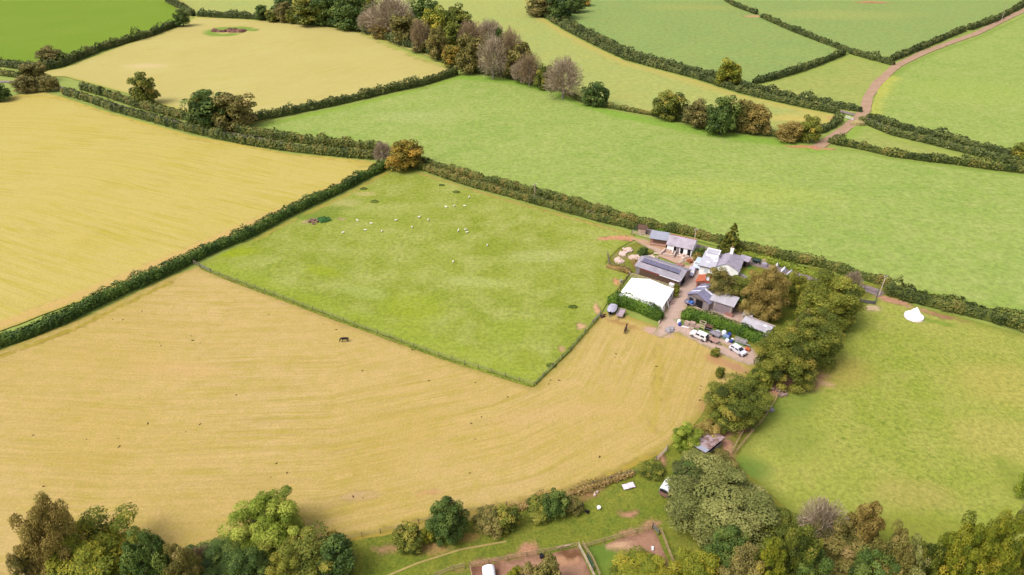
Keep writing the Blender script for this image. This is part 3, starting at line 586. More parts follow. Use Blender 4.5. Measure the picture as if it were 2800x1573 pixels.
hedge([(796, 66), (880, 72), (960, 80), (1030, 102), (1090, 124), (1150, 142), (1220, 172), (1270, 196), (1340, 208), (1410, 216), (1486, 240)], 9.0, 4.2, 'hedgefar', 'dark undergrowth under the trees of the far copse', 'undergrowth', 'undergrowth', ragged=0.6, group='scrub')
hedge([(1503, 236), (1545, 258), (1587, 280), (1680, 299), (1804, 320)], 2.0, 1.8, 'hedge', 'low thin brown hedge between the round dark tree and the next lone tree', ragged=0.35)
hedge([(1804, 322), (1960, 355), (2070, 368), (2146, 379), (2200, 386)], 3.2, 3.0, 'hedgefar', 'hedge under the clump of trees at the top of the big far pasture', ragged=0.42)
I_ = [(1462, 31), (1503, 59), (1556, 90), (1649, 137), (1711, 165), (1804, 190), (1898, 215), (2022, 255), (2110, 276), (2200, 295), (2290, 313)]
hedge(I_, 4.2, 3.4, 'hedgefar', 'long curving hedge on the near side of the upper lane', ragged=0.38)
hedge(I_ + [(2345, 322)], 4.0, 3.4, 'hedgefar', 'long curving hedge on the far side of the upper lane', away=8.0, ragged=0.38)
I2 = [(2342, 330), (2380, 347), (2435, 370), (2529, 392), (2653, 423), (2759, 448), (2830, 466)]
hedge(I2, 3.4, 3.0, 'hedgefar', 'hedge above the small meadow, near strand of two, right of the pink track', ragged=0.38)
hedge([(2366, 322)] + [(a + 8, b - 18) for a, b in I2[1:]], 3.4, 3.0, 'hedgefar', 'hedge along the lower edge of the meadow beside the pink track, far strand of two', ragged=0.38)
hedge([(2261, 391), (2300, 399), (2342, 407), (2435, 429), (2529, 442), (2622, 452), (2720, 466), (2860, 482)], 3.4, 2.9, 'hedge', 'scruffy brownish hedge below the small meadow at the right', ragged=0.4)
hedge([(2068, 231), (2120, 219), (2187, 199), (2230, 184), (2280, 165), (2318, 148)], 4.0, 3.4, 'hedgefar', 'straight hedge joining the upper lane to the diagonal hedge', ragged=0.36)
hedge([(1960, -10), (2000, 16), (2062, 40)], 4.0, 3.4, 'hedgefar', 'diagonal hedge above its small gap, at the top of the picture', ragged=0.36)
hedge([(2073, 47), (2156, 84), (2230, 113), (2295, 137), (2327, 149), (2390, 166), (2437, 179)], 4.0, 3.4, 'hedgefar', 'long diagonal hedge running down to the pink track', ragged=0.36)
hedge([(2446, 168), (2529, 134), (2590, 108), (2647, 84)], 4.2, 3.4, 'hedgefar', 'hedge beside the pink track, below its gap', ragged=0.36)
hedge([(2657, 83), (2731, 58), (2800, 20), (2850, -12)], 4.2, 3.6, 'hedgefar', 'hedge beside the pink track, above its gap at the top right corner', ragged=0.36)
hedge([(2240, 368), (2262, 361), (2285, 351), (2308, 331)], 3.6, 3.0, 'hedgefar', 'short grey green hedge beside the foot of the pink track', ragged=0.36)
hedge([(1660, 838), (1702, 842), (1745, 858), (1788, 879), (1798, 884)], 3.4, 3.0, 'clip', 'bright green clipped hedge in front of the white marquee', ragged=0.12, leaf=0.34, box=0.45, group='clipped farm hedges')
hedge([(1860, 876), (1900, 883), (1935, 891), (1967, 903), (2001, 915), (2030, 927), (2060, 942), (2086, 956)], 3.0, 2.7, 'clip', 'bright green clipped hedge behind the parked white cars', ragged=0.16, leaf=0.34, box=0.5, group='clipped farm hedges')
hedge([(1350, 1420), (1450, 1392), (1560, 1362), (1640, 1335), (1740, 1302)], 1.6, 0.8, 'scrub', 'dry brown bramble strip along the lower edge of the hay field', 'bramble_strip', 'brambles', ragged=0.6, leaf=0.28, dens=0.6, group='scrub')
hedge([(1655, 735), (1690, 742), (1720, 752)], 2.2, 1.1, 'scrub', 'dry weeds growing round the stone heaps', 'weed_clump', 'weeds', ragged=0.6, leaf=0.3, dens=0.8, group='scrub', kind='stuff')
hedge([(1722, 716), (1742, 744), (1800, 764), (1852, 782)], 1.8, 1.3, 'scrub', 'weeds between the solar roofed barn and the white marquee', 'weed_clump', 'weeds', ragged=0.6, leaf=0.3, dens=0.8, group='scrub', kind='stuff')
hedge([(860, 606), (882, 610), (905, 606)], 3.0, 0.9, 'nettle', 'dark green nettle clump near the hedge in the sheep pasture', 'nettle_clump', 'nettles', ragged=0.5, leaf=0.3, group='scrub')
hedge([(545, 735), (620, 766), (700, 796), (940, 885), (1200, 980), (1452, 1060)], 0.5, 0.22, 'bank', 'long dry grass under the wire fence between hay field and sheep pasture', 'grass_fringe', 'long grass', ragged=0.8, leaf=0.22, dens=0.5, group='scrub', kind='stuff')
hedge([(1468, 1052), (1500, 1020), (1560, 960), (1640, 870)], 0.8, 0.3, 'bank', 'weeds along the short wire fence below the boat', 'grass_fringe', 'long grass', ragged=0.8, leaf=0.24, dens=0.5, group='scrub', kind='stuff')

# ================================================================== TREES  (centre, top, bottom, width in the survey photo; kind; label)
HT = 'trees standing in hedges'; CP_ = 'trees of the far copse'; FM = 'trees round the farm'; BT = 'trees along the bottom edge'; BS = 'bushes'
TREES = [
 (392, 199, 282, 70, 'oak', 'single round tree in the lane hedge, standing against the far hay field', HT),
 (572, 247, 345, 108, 'dark', 'dark green broad tree, left one of the pair below the far hay field', HT),
 (640, 256, 352, 100, 'olive', 'brownish olive tree, right one of the pair at the corner of the far hay field', HT),
 (545, 262, 340, 50, 'oak', 'small tree tucked against the left side of the dark tree of the pair', HT),
 (1108, 384, 460, 86, 'rust', 'orange brown autumn tree where three hedges meet', HT),
 (1048, 388, 445, 46, 'bare', 'small bare grey tree left of the orange tree at the hedge corner', HT),
 (719, 14, 52, 34, 'dark', 'small green bush at the left end of the far copse', CP_),
 (742, 28, 58, 30, 'oak', 'small olive bush second from the left end of the far copse', CP_),
 (776, 6, 58, 48, 'brown', 'grey brown bush beside the big green trees of the far copse', CP_),
 (800, 26, 62, 34, 'gold', 'small yellowish bush at the foot of the big green trees of the far copse', CP_),
 (800, -40, 40, 90, 'dark', 'dark tree cut by the top of the picture, left part of the far copse', CP_),
 (852, -22, 62, 88, 'oak', 'olive green tall tree, left of the darkest tree in the far copse', CP_),
 (900, -30, 66, 80, 'dark', 'dense dark green tree in the left part of the far copse', CP_),
 (962, -22, 76, 100, 'dark', 'darkest and broadest green tree of the far copse, left of the bare grey one', CP_),
 (1000, -28, 40, 50, 'yellow', 'yellow green treetop at the top edge between dark and grey trees of the copse', CP_),
 (1004, 30, 84, 44, 'bare', 'small bare grey tree at the foot of the tall bare grey tree in the copse', CP_),
 (1064, -8, 92, 112, 'bare', 'tall bare pale grey tree, largest leafless tree of the far copse', CP_),
 (1046, 60, 104, 54, 'tan', 'tan leafed low tree in front of the tall bare grey tree', CP_),
 (1105, 42, 116, 64, 'olive', 'olive grey tree right of the tall bare grey tree', CP_),
 (1158, -12, 60, 66, 'dark', 'dark green tree at the back of the copse, near the top edge', CP_),
 (1150, 54, 132, 46, 'pink', 'thin pinkish leafless tree in the middle of the copse', CP_),
 (1198, 20, 122, 84, 'yellow', 'yellow and green tree, brightest of the far copse', CP_),
 (1250, 15, 96, 72, 'oak', 'olive green tree at the back right of the yellow one', CP_),
 (1196, 72, 156, 50, 'olive', 'olive brown tree in front of the yellow one', CP_),
 (1240, 62, 140, 48, 'gold', 'golden green tree right of the yellow one, lower', CP_),
 (1150, 95, 140, 40, 'brown', 'small brown tree at the wood edge facing the far hay field', CP_),
 (1290, 56, 140, 66, 'pink', 'tall pinkish bare tree right of the yellow one in the copse', CP_),
 (1340, 54, 130, 62, 'bare', 'pale bare tree with see-through crown in the right half of the copse', CP_),
 (1286, 96, 196, 66, 'olive', 'rounded olive brown tree at the hedge corner end of the copse', CP_),
 (1240, 124, 182, 52, 'rust', 'russet low tree at the tip of the far hay field', CP_),
 (1345, 100, 204, 64, 'bare', 'grey leafless tree over the top corner of the big far pasture', CP_),
 (1395, 80, 196, 64, 'pink', 'tall pinkish tree on the skyline of the right half of the copse', CP_),
 (1366, 76, 150, 20, 'dark', 'narrow dark ivy clad stem rising from the bare trees of the copse', CP_),
 (1412, 116, 208, 72, 'olive', 'olive grey rounded tree near the right end of the copse', CP_),
 (1450, 146, 226, 56, 'pink', 'reddish grey tree close to the right end of the copse', CP_),
 (1424, 168, 222, 44, 'bare', 'low grey bush under the right end of the copse', CP_),
 (1488, 178, 242, 44, 'oak', 'dark olive small tree just left of the pale bare tree', CP_),
 (1541, 158, 258, 86, 'bare', 'pale bare tree standing at the right end of the copse beside the meadow', CP_),
 (1628, 225, 288, 64, 'dark', 'round dark tree alone in the low hedge right of the pale bare tree', HT),
 (1832, 250, 325, 80, 'oak', 'dense olive tree alone in the low hedge, with meadow behind', HT),
 (1910, 273, 345, 66, 'brown', 'grey brown tree at the left end of the clump above the big far pasture', HT),
 (1976, 266, 358, 76, 'dark', 'dark green tree in the middle of the clump above the big far pasture', HT),
 (2022, 273, 352, 58, 'olive', 'olive tree right of the dark one in the clump above the big far pasture', HT),
 (2066, 285, 362, 74, 'tan', 'tan thinning tree at the right end of the clump above the big far pasture', HT),
 (2160, 334, 386, 64, 'tan', 'tan bush left of the golden tree at the foot of the pink track', HT),
 (2214, 316, 384, 54, 'gold', 'small golden green tree at the foot of the pink track', HT),
 (1993, 160, 228, 60, 'yellow', 'yellow green lone tree in the hedge of the upper lane', HT),
 (1484, -18, 40, 76, 'brown', 'purplish brown tree at the top edge where the upper lane begins', HT),
 (1532, -18, 48, 60, 'dark', 'dark tree at the top edge right of the purplish brown one', HT),
 (1572, -12, 30, 50, 'dark', 'small dark bush at the top edge, just right of the dark tree', HT),
 (1592, -16, 14, 40, 'rust', 'reddish bush at the top edge beside the cool green meadow', HT),
 (2800, 390, 446, 72, 'gold', 'ochre tree cut by the right edge of the picture', HT),
 (90, 172, 226, 64, 'olive', 'tall brownish bush beside the lane near the left edge', BS),
 (66, 208, 252, 62, 'brown', 'brown green bush left of the lane opening at the left edge', BS),
 (130, 206, 248, 56, 'olive', 'rounded bush just left of the pale lane opening', BS),
 (-4, 226, 276, 56, 'dark', 'dark bush cut by the left edge', BS),
 (135, 126, 172, 66, 'brown', 'brown bush at the lower corner of the bright green field', BS),
 (496, 24, 68, 38, 'dark', 'round dark bush at the right corner of the bright green field', BS),
 (1998, 612, 700, 56, 'conifer', 'pointed yellow green conifer behind the farmhouse', FM),
 (1976, 733, 826, 86, 'olive', 'olive brown tree in front of the farmhouse porch', FM),
 (2022, 754, 828, 92, 'oak', 'green tree between the blue grey workshop and the garden', FM),
 (2050, 776, 842, 58, 'dark', 'dark green tree left of the big brown tree', FM),
 (2091, 730, 872, 120, 'tan', 'big brown autumn tree beside the garden, broadest of the farm trees', FM),
 (2168, 744, 836, 72, 'gold', 'golden tinted tree between the big brown tree and the big green one', FM),
 (2270, 744, 910, 166, 'gold', 'largest green tree of the farm, next to the east paddock', FM),
 (2200, 850, 930, 60, 'olive', 'tree behind the end of the long pale roofed building', FM),
 (2219, 848, 1000, 150, 'oak', 'olive tree in front of the largest green tree of the farm', FM),
 (2148, 908, 1064, 160, 'oak', 'broad olive tree beyond the silver hatchback', FM),
 (2080, 1012, 1064, 52, 'gold', 'small yellowish tree between the two broad trees at the hay field corner', BS),
 (2018, 1030, 1174, 164, 'oak', 'broad green tree at the right edge of the hay field, lowest of the farm row', FM),
 (1880, 1156, 1238, 78, 'lime', 'bright green round bush left of the rusty field shelter', BS),
 (1935, 1148, 1212, 64, 'tan', 'tan scrubby bush behind the rusty field shelter', BS),
 (1905, 1226, 1292, 70, 'willow', 'grey green bush below the rusty field shelter', BS),
 (1965, 1236, 1300, 96, 'olive', 'olive bush between the field shelter and the willow', BS),
 (1882, 1262, 1366, 90, 'dark', 'dark bush beside the horse trailer', BS),
 (1975, 1256, 1500, 252, 'willow', 'huge grey green willow, largest tree of the bottom right', BT),
 (1778, 1262, 1308, 62, 'oak', 'small round bush at the lower corner of the hay field', BS),
 (2126, 1400, 1560, 160, 'oak', 'dark olive tree right of the willow at the bottom edge', BT),
 (2092, 1470, 1640, 90, 'yellow', 'bright yellow tree at the bottom edge right of the willow', BT),
 (2030, 1490, 1640, 110, 'brown', 'tan brown tree at the bottom edge under the willow', BT),
 (2252, 1364, 1500, 110, 'bare', 'grey leafless tree at the bottom of the east paddock', BT),
 (2358, 1376, 1520, 100, 'tan', 'tan thinning tree right of the grey leafless one', BT),
 (2312, 1450, 1620, 150, 'olive', 'tangled olive brown tree at the bottom edge below the tan thinning one', BT),
 (2210, 1470, 1640, 110, 'dark', 'dark green tree at the bottom edge left of the tangled olive one', BT),
 (2430, 1440, 1640, 120, 'olive', 'grey olive tree with pale dead branches at the bottom edge', BT),
 (2480, 1470, 1650, 110, 'willow', 'grey green tree at the bottom edge left of the golden trees', BT),
 (2570, 1450, 1650, 120, 'yellow', 'lower golden yellow tree, leftmost of the three at the bottom right', BT),
 (2634, 1412, 1650, 160, 'yellow', 'golden yellow tree in the middle of the three at the bottom right', BT),
 (2714, 1384, 1660, 150, 'yellow', 'tallest golden yellow tree at the bottom right', BT),
 (2800, 1440, 1640, 110, 'gold', 'golden green tree at the bottom right corner', BT),
 (2800, 1360, 1470, 54, 'willow', 'pale whitish bush at the right edge above the golden trees', BT),
 (2812, 1250, 1380, 60, 'lime', 'green bush at the right edge of the east paddock', BT),
 (2180, 1440, 1620, 110, 'oak', 'mid green tree between the dark olive and dark green ones at the bottom edge', BT),
 (2520, 1478, 1650, 110, 'oak', 'green tree squeezed between grey green and golden trees at the bottom edge', BT),
 (2390, 1500, 1660, 130, 'dark', 'lowest dark tree at the bottom edge below the tan thinning one', BT),
 (2280, 1420, 1560, 110, 'olive', 'olive tree in front of the grey leafless one', BT),
 (1990, 1440, 1580, 110, 'dark', 'dark tree half hidden under the willow', BT),
 (680, 1500, 1640, 110, 'dark', 'dark tree under the tall pale green one at the bottom edge', BT),
 (70, 1480, 1640, 90, 'brown', 'brown low tree at the bottom left corner, under the taller brown one', BT),
 (1770, 1528, 1660, 170, 'yellow', 'yellow treetops at the bottom edge in front of the turnout pen', BT),
 (1900, 1505, 1640, 116, 'yellow', 'bright yellow green tree at the bottom edge, left of the tan brown one', BT),
 (1484, 1518, 1640, 84, 'olive', 'pointed olive treetop in front of the sand arena', BT),
 (1410, 1548, 1620, 40, 'yellow', 'small yellow twiggy treetop in front of the sand arena', BT),
 (1114, 1428, 1512, 74, 'oak', 'small round bush left of the big green bush by the hay field', BS),
 (1222, 1360, 1488, 106, 'dark', 'big dense green bush at the lower edge of the hay field', BS),
 (1166, 1440, 1486, 38, 'yellow', 'tiny yellow bush between the two round bushes', BS),
 (1336, 1384, 1464, 70, 'olive', 'left half of the olive bush pair right of the big green bush', BS),
 (1386, 1380, 1456, 66, 'oak', 'right half of the olive bush pair right of the big green bush', BS),
 (1482, 1358, 1426, 68, 'oak', 'left bush of the trio near the black buckets', BS),
 (1520, 1338, 1414, 60, 'dark', 'middle and tallest bush of the trio near the black buckets', BS),
 (1560, 1348, 1406, 56, 'olive', 'right bush of the trio near the black buckets', BS),
 (724, 1340, 1530, 172, 'lime', 'tall pale green tree, tallest at the bottom left', BT),
 (140, 1358, 1600, 170, 'tan', 'brown thinning tree at the bottom left corner', BT),
 (244, 1398, 1660, 236, 'yellow', 'broad yellow green tree at the bottom left', BT),
 (412, 1452, 1640, 140, 'dark', 'dark green tree right of the broad yellow green one', BT),
 (600, 1482, 1640, 170, 'dark', 'low dark green tree left of the tall pale green one', BT),
 (505, 1492, 1640, 96, 'olive', 'olive tree between the two dark ones at the bottom edge', BT),
 (548, 1492, 1570, 60, 'pink', 'pinkish leafless bush among the dark trees at the bottom edge', BT),
 (846, 1444, 1640, 160, 'oak', 'mixed green tree right of the tall pale green one', BT),
 (780, 1500, 1640, 90, 'gold', 'golden green tree at the bottom edge below the tall pale green one', BT),
 (920, 1462, 1600, 80, 'dark', 'dark bush with bare twigs at the right end of the bottom left trees', BT),
 (916, 1452, 1500, 34, 'rust', 'small orange bush at the right end of the bottom left trees', BT),
 (1970, 1004, 1032, 22, 'oak', 'small green shrub beside the dirt path below the parked cars', BS),
 (1956, 950, 975, 22, 'oak', 'tiny shrub at the path edge below the flat wooden trailer', BS),
 (2030, 700, 716, 14, 'clip', 'small bright shrub behind the garden sheds', BS),
 (1916, 676, 706, 26, 'dark', 'dark green shrub right of the white stable', BS),
 (1906, 690, 712, 20, 'tan', 'flowering tan shrub in front of the white stable corner', BS),
 (1850, 776, 800, 16, 'gold', 'small shrub at the right back corner of the marquee', BS),
 (1848, 790, 812, 14, 'gold', 'small yellowish shrub below the marquee corner by the lane', BS),
 (1805, 628, 640, 24, 'clip', 'light green shrub behind the tin roofed shed', BS),
 (1757, 675, 700, 26, 'dark', 'dark green bush above the stone heaps', BS),
 (2330, 742, 800, 50, 'bare', 'grey twiggy bush left of the lane gate', BS),
]
for cx, top, bot, w, st, lab, grp in TREES:
    bush = grp == BS or 'bush' in lab or 'shrub' in lab
    tree(cx, top, bot, w, st, lab, 'bush' if bush else ('conifer' if st == 'conifer' else 'tree'), 'bush' if bush else 'tree', grp)

# ================================================================== BUILDINGS
WHITE = mat('white_render', C(250, 248, 246, 0.85), C(236, 230, 228, 0.8), 0.8, 0.8)
FABRIC = mat('white_canvas', C(255, 254, 252, 0.86), C(250, 246, 246, 0.84), 0.5, 0.75)
CLEAR = mat('clear_sheet', C(214, 206, 220, 0.6), C(190, 184, 196, 0.6), 1.0, 0.2)
ASBESTOS = mat('grey_sheet_roof', C(214, 200, 212), C(178, 164, 174), 0.5, 0.85, wave=4)
BARNROOF = mat('weathered_sheet_roof', C(196, 184, 196), C(164, 158, 166), 0.4, 0.8, wave=4)
TIN = mat('blue_grey_tin', C(206, 204, 222), C(188, 192, 206), 0.7, 0.5, 0.2, wave=5)
TINW = mat('pale_tin', C(232, 224, 232), C(200, 190, 198), 0.45, 0.5, 0.1, wave=4)
LILAC = mat('slate_blue_sheet', C(172, 166, 198), C(144, 140, 168), 0.5, 0.6, 0.1, wave=4)
SKYL = mat('rooflight_sheet', C(244, 240, 250, 0.75), C(228, 226, 240, 0.7), 1, 0.3)
SLATE = mat('lilac_slate', C(208, 194, 210), C(172, 160, 176), 0.8, 0.7, wave=3, axis='Y')
FLAT = mat('pale_felt_roof', C(224, 220, 230), C(204, 198, 212), 0.8, 0.8)
TILE = mat('orange_tile', C(226, 126, 88), C(204, 104, 72), 1.4, 0.75, wave=4)
BRICK = mat('pink_brick', C(206, 150, 134), C(182, 124, 110), 1.2, 0.9)
BOARD = mat('grey_boards', C(176, 160, 160), C(154, 138, 138), 1.0, 0.85, wave=5)
BROWN = mat('brown_timber', C(128, 96, 78), C(104, 78, 62), 1.2, 0.85, wave=5)
PALEW = mat('pale_timber', C(230, 208, 184, 0.6), C(206, 182, 154, 0.55), 1.5, 0.85)
RAIL = mat('rail_timber', C(212, 184, 138), C(182, 152, 112), 2, 0.85)
POSTG = mat('grey_posts', C(160, 146, 130), C(130, 116, 102), 2, 0.9)
WIRE = mat('wire', C(160, 158, 150), C(140, 138, 130), 2, 0.6, 0.4)
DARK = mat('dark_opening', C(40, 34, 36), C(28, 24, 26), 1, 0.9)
GLASS = mat('window_glass', C(58, 60, 70), C(44, 46, 54), 1, 0.12, spec=0.5)
RED_ = mat('red_fascia', C(186, 84, 78), C(160, 70, 66), 1, 0.7)
BLACKP = mat('black_plastic', C(40, 38, 46), C(30, 28, 34), 1, 0.5)
STONE = mat('pink_stone', C(240, 212, 198, 0.6), C(216, 184, 168, 0.55), 1.5, 0.9)
GALV = mat('galvanised', C(186, 186, 188), C(160, 160, 164), 2, 0.45, 0.6)
GREENP = mat('dark_green_plastic', C(34, 66, 60), C(24, 50, 46), 1, 0.4)
TEAL = mat('teal_plastic', C(64, 150, 150), C(50, 124, 126), 1, 0.45)
BLUE = mat('blue_tarp', C(70, 120, 200), C(54, 98, 176), 2, 0.5)
BLUEP = mat('blue_barrel', C(74, 92, 176), C(60, 76, 150), 2, 0.4)
LBLUE = mat('pale_blue_plastic', C(168, 190, 232), C(150, 172, 214), 2, 0.4)
WHITEP = mat('white_plastic', C(246, 244, 250, 0.8), C(230, 228, 238, 0.75), 1, 0.4)
ORANGE = mat('orange_tarp', C(236, 140, 84), C(220, 110, 80), 2, 0.6)
PANEL = mat('solar_cells', C(140, 132, 164), C(122, 116, 150), 2, 0.25, 0.2, spec=0.5)
SLAB = mat('grey_slab', C(190, 180, 184), C(170, 160, 160), 1, 0.9)
RUBBER = mat('tyre_rubber', C(36, 34, 36), C(28, 26, 28), 2, 0.9)
CHROME = mat('wheel_metal', C(190, 190, 196), C(160, 160, 166), 2, 0.35, 0.6)

class Bld:
    """a building set out from two surveyed points of its front eave; local x runs along the front, y goes back"""
    def __init__(s, name, label, a, b, depth, ze, cat, group=None, L=None):
        p, q = G(a[0], a[1], ze), G(b[0], b[1], ze)
        s.L = L or Vector((q.x - p.x, q.y - p.y)).length; s.D = depth; s.ze = ze
        s.rz = math.atan2(q.y - p.y, q.x - p.x)
        s.root = thing(name, label, cat, (p.x, p.y, 0), s.rz, group)
    def part(s, name, mb, m, label=None): return part(name, mb, m, s.root, label)
    def gable_x(s, zb, zr, wall, roof, mid=0.5, over=0.25, th=0.1):
        """ridge parallel to the front; zb = back eave height"""
        L, D, ze = s.L, s.D, s.ze; ym = D * mid; i = 0.12
        mb = MB()
        v = [(i, i, 0), (L - i, i, 0), (L - i, D - i, 0), (i, D - i, 0), (i, i, ze - .06), (L - i, i, ze - .06), (L - i, D - i, zb - .06), (i, D - i, zb - .06), (i, ym, zr - .06), (L - i, ym, zr - .06)]
        mb.add(v, [(0, 1, 5, 4), (1, 2, 6, 9, 5), (2, 3, 7, 6), (3, 0, 4, 8, 7), (4, 5, 9, 8), (8, 9, 6, 7)]); w = s.part('wall', mb, wall)
        rb = MB(); rb.slab([(-over, -over, ze - over * (zr - ze) / ym + th), (L + over, -over, ze - over * (zr - ze) / ym + th), (L + over, ym, zr + th), (-over, ym, zr + th)], th)
        k = (zr - zb) / (D - ym)
        rb.slab([(-over, ym + .003, zr + th), (L + over, ym + .003, zr + th), (L + over, D + over, zb - over * k + th), (-over, D + over, zb - over * k + th)], th)
        r = s.part('roof', rb, roof); return w, r
    def gable_y(s, zr, wall, roof, mid=0.5, over=0.25, th=0.1):
        """ridge runs front to back"""
        L, D, ze = s.L, s.D, s.ze; xm = L * mid; i = 0.12
        v = [(i, i, 0), (L - i, i, 0), (L - i, D - i, 0), (i, D - i, 0), (i, i, ze - .06), (L - i, i, ze - .06), (L - i, D - i, ze - .06), (i, D - i, ze - .06), (xm, i, zr - .06), (xm, D - i, zr - .06)]
        mb = MB().add(v, [(0, 1, 5, 8, 4), (1, 2, 6, 5), (2, 3, 7, 9, 6), (3, 0, 4, 7), (4, 8, 9, 7), (8, 5, 6, 9)]); w = s.part('wall', mb, wall)
        k1 = (zr - ze) / xm; k2 = (zr - ze) / (L - xm)
        rb = MB(); rb.slab([(-over, -over, ze - over * k1 + th), (xm, -over, zr + th), (xm, D + over, zr + th), (-over, D + over, ze - over * k1 + th)], th)
        rb.slab([(xm + .003, -over, zr + th), (L + over, -over, ze - over * k2 + th), (L + over, D + over, ze - over * k2 + th), (xm + .003, D + over, zr + th)], th)
        return w, s.part('roof', rb, roof)
    def mono(s, zb, wall, roof, over=0.25, th=0.1):
        L, D, ze = s.L, s.D, s.ze; i = 0.12
        v = [(i, i, 0), (L - i, i, 0), (L - i, D - i, 0), (i, D - i, 0), (i, i, ze - .06), (L - i, i, ze - .06), (L - i, D - i, zb - .06), (i, D - i, zb - .06)]
        mb = MB().add(v, [(0, 1, 5, 4), (1, 2, 6, 5), (2, 3, 7, 6), (3, 0, 4, 7), (4, 5, 6, 7)]); w = s.part('wall', mb, wall)
        k = (zb - ze) / D
        rb = MB().slab([(-over, -over, ze - over * k + th), (L + over, -over, ze - over * k + th), (L + over, D + over, zb + over * k + th), (-over, D + over, zb + over * k + th)], th)
        return w, s.part('roof', rb, roof)
    def front(s, name, x0, x1, z0, z1, m, proud=0.06, label=None):
        return s.part(name, MB().box(x0, x1, 0.12 - proud, 0.12 + 0.04, z0, z1), m, label)
    def right(s, name, y0, y1, z0, z1, m, proud=0.06, label=None):
        return s.part(name, MB().box(s.L - 0.16, s.L - 0.12 + proud, y0, y1, z0, z1), m, label)
    def left(s, name, y0, y1, z0, z1, m, proud=0.06, label=None):
        return s.part(name, MB().box(0.12 - proud, 0.16, y0, y1, z0, z1), m, label)

# white stable
b = Bld('stable', 'white walled stable with a grey roof and dark stall doors', (1824, 668), (1893, 683), 6.6, 2.3, 'stable')
w, r = b.gable_x(2.3, 3.9, WHITE, ASBESTOS)
L = b.L
part('ridge_tiles', MB().bar((-.25, 3.3, 4.06), (L + .25, 3.3, 4.06), 0.3, 0.14), mat('terracotta', C(206, 136, 116), C(186, 116, 96), 2), r)
for x0, x1, m in ((2.1, 2.9, DARK), (3.0, 3.7, BOARD), (4.0, 4.9, DARK), (6.1, 7.0, DARK)): b.front('door', x0, x1, 0.05, 2.0, m, label='open dark doorway' if m is DARK else 'closed grey door')
b.right('window', 2.6, 3.8, 1.1, 2.2, GLASS)
# tin roofed shed
b = Bld('open_shed', 'small shed with a pale blue tin roof, left of the white stable', (1778, 651), (1824, 658), 3.4, 2.3, 'shed')
b.mono(3.0, BRICK, TIN); b.front('opening', 0.9, b.L - 0.3, 1.0, 2.15, BROWN); b.front('rail', 0.2, b.L - 0.2, 0.45, 0.6, PALEW, 0.1); b.left('door', 0.6, 1.6, 0.05, 1.9, BOARD)
# little pink shed
b = Bld('pink_shed', 'tiny pink rendered shed with a brown lean roof by the lane hedge', (1744, 625), (1767, 628), 2.0, 1.7, 'shed')
b.mono(2.1, mat('pink_render', C(228, 192, 176), C(210, 172, 156), 1), BROWN, 0.12); b.front('hatch', 0.3, 0.9, 0.3, 1.2, PALEW)
# barn with solar panels
b = Bld('barn', 'long low barn with a row of solar panels on its grey roof', (1738, 727), (1860, 768), 7.0, 2.4, 'barn')
w, r = b.gable_x(2.4, 3.8, BOARD, BARNROOF)
L = b.L; ya, yb = 1.75, 3.1; zf = lambda y: 2.4 + 1.4 * y / 3.5 + 0.14
for k in range(12):
    x0 = 0.9 + k * 0.93; mb = MB().slab([(x0, ya, zf(ya) + .07), (x0 + .82, ya, zf(ya) + .07), (x0 + .82, yb, zf(yb) + .07), (x0, yb, zf(yb) + .07)], 0.05)
    pn = part('solar_panel', mb, PANEL, b.root)
    fr = MB()
    for u, v_ in (((x0, ya), (x0 + .82, ya)), ((x0, yb), (x0 + .82, yb)), ((x0, ya), (x0, yb)), ((x0 + .82, ya), (x0 + .82, yb))):
        fr.bar((u[0], u[1], zf(u[1]) + .08), (v_[0], v_[1], zf(v_[1]) + .08), 0.045, 0.05)
    part('frame', fr, GALV, pn)
b.part('mounting_rail', MB().bar((0.6, 1.62, zf(1.62) + .05), (12.2, 1.62, zf(1.62) + .05), 0.16, 0.08), DARK)
b.front('fascia', 1.6, L - .2, 1.85, 2.3, RED_, 0.16); b.front('gutter', L * 0.55, L - .1, 2.1, 2.26, WHITEP, 0.42); b.front('cladding', L * 0.1, L - .3, 0.1, 1.8, BROWN, 0.08); b.right('door', 1.2, 3.6, 0.1, 2.1, DARK)
# marquee
b = Bld('marquee', 'big white marquee with open side, standing behind the clipped hedge', (1692, 800), (1810, 846), 9.3, 2.5, 'marquee', L=11.5)
p = G(1727, 760, 2.5); q = G(1843, 790, 2.5); ang = math.atan2(q.y - p.y, q.x - p.x); Lm = (q - p).length
n_ = Vector((math.sin(ang), -math.cos(ang), 0)); o_ = p + n_ * 9.4
b.root.location = (o_.x, o_.y, 0); b.root.rotation_euler = (0, 0, ang); b.L = Lm; b.D = 9.4
mb = MB(); nx, ny = 12, 8; L, D = Lm, 9.4
def mz(x, y):
    t = 1 - abs(x / L - 0.43) / (0.43 if x / L < 0.43 else 0.57)
    sag = 0.10 * math.sin(math.pi * y / D * 3) ** 2
    return 2.5 + 1.05 * max(t, 0) ** 1.25 - sag * max(t, 0)
vv = [(L * i / nx, D * j / ny, mz(L * i / nx, D * j / ny)) for j in range(ny + 1) for i in range(nx + 1)]
ff = [(j * (nx + 1) + i, j * (nx + 1) + i + 1, (j + 1) * (nx + 1) + i + 1, (j + 1) * (nx + 1) + i) for j in range(ny) for i in range(nx)]
mb.add(vv, ff); rf = b.part('canopy', mb, FABRIC)
mb = MB()
for y in (0.0, D):
    pts = [(L * i / nx, y, mz(L * i / nx, y) - .01) for i in range(nx + 1)]
    mb.add([(a, c, 0) for a, c, _ in pts] + pts, [(i, i + 1, nx + 2 + i, nx + 1 + i) for i in range(nx)])
mb.add([(0, 0, 0), (0, D, 0), (0, D, 2.49), (0, 0, 2.49)], [(0, 1, 2, 3)])
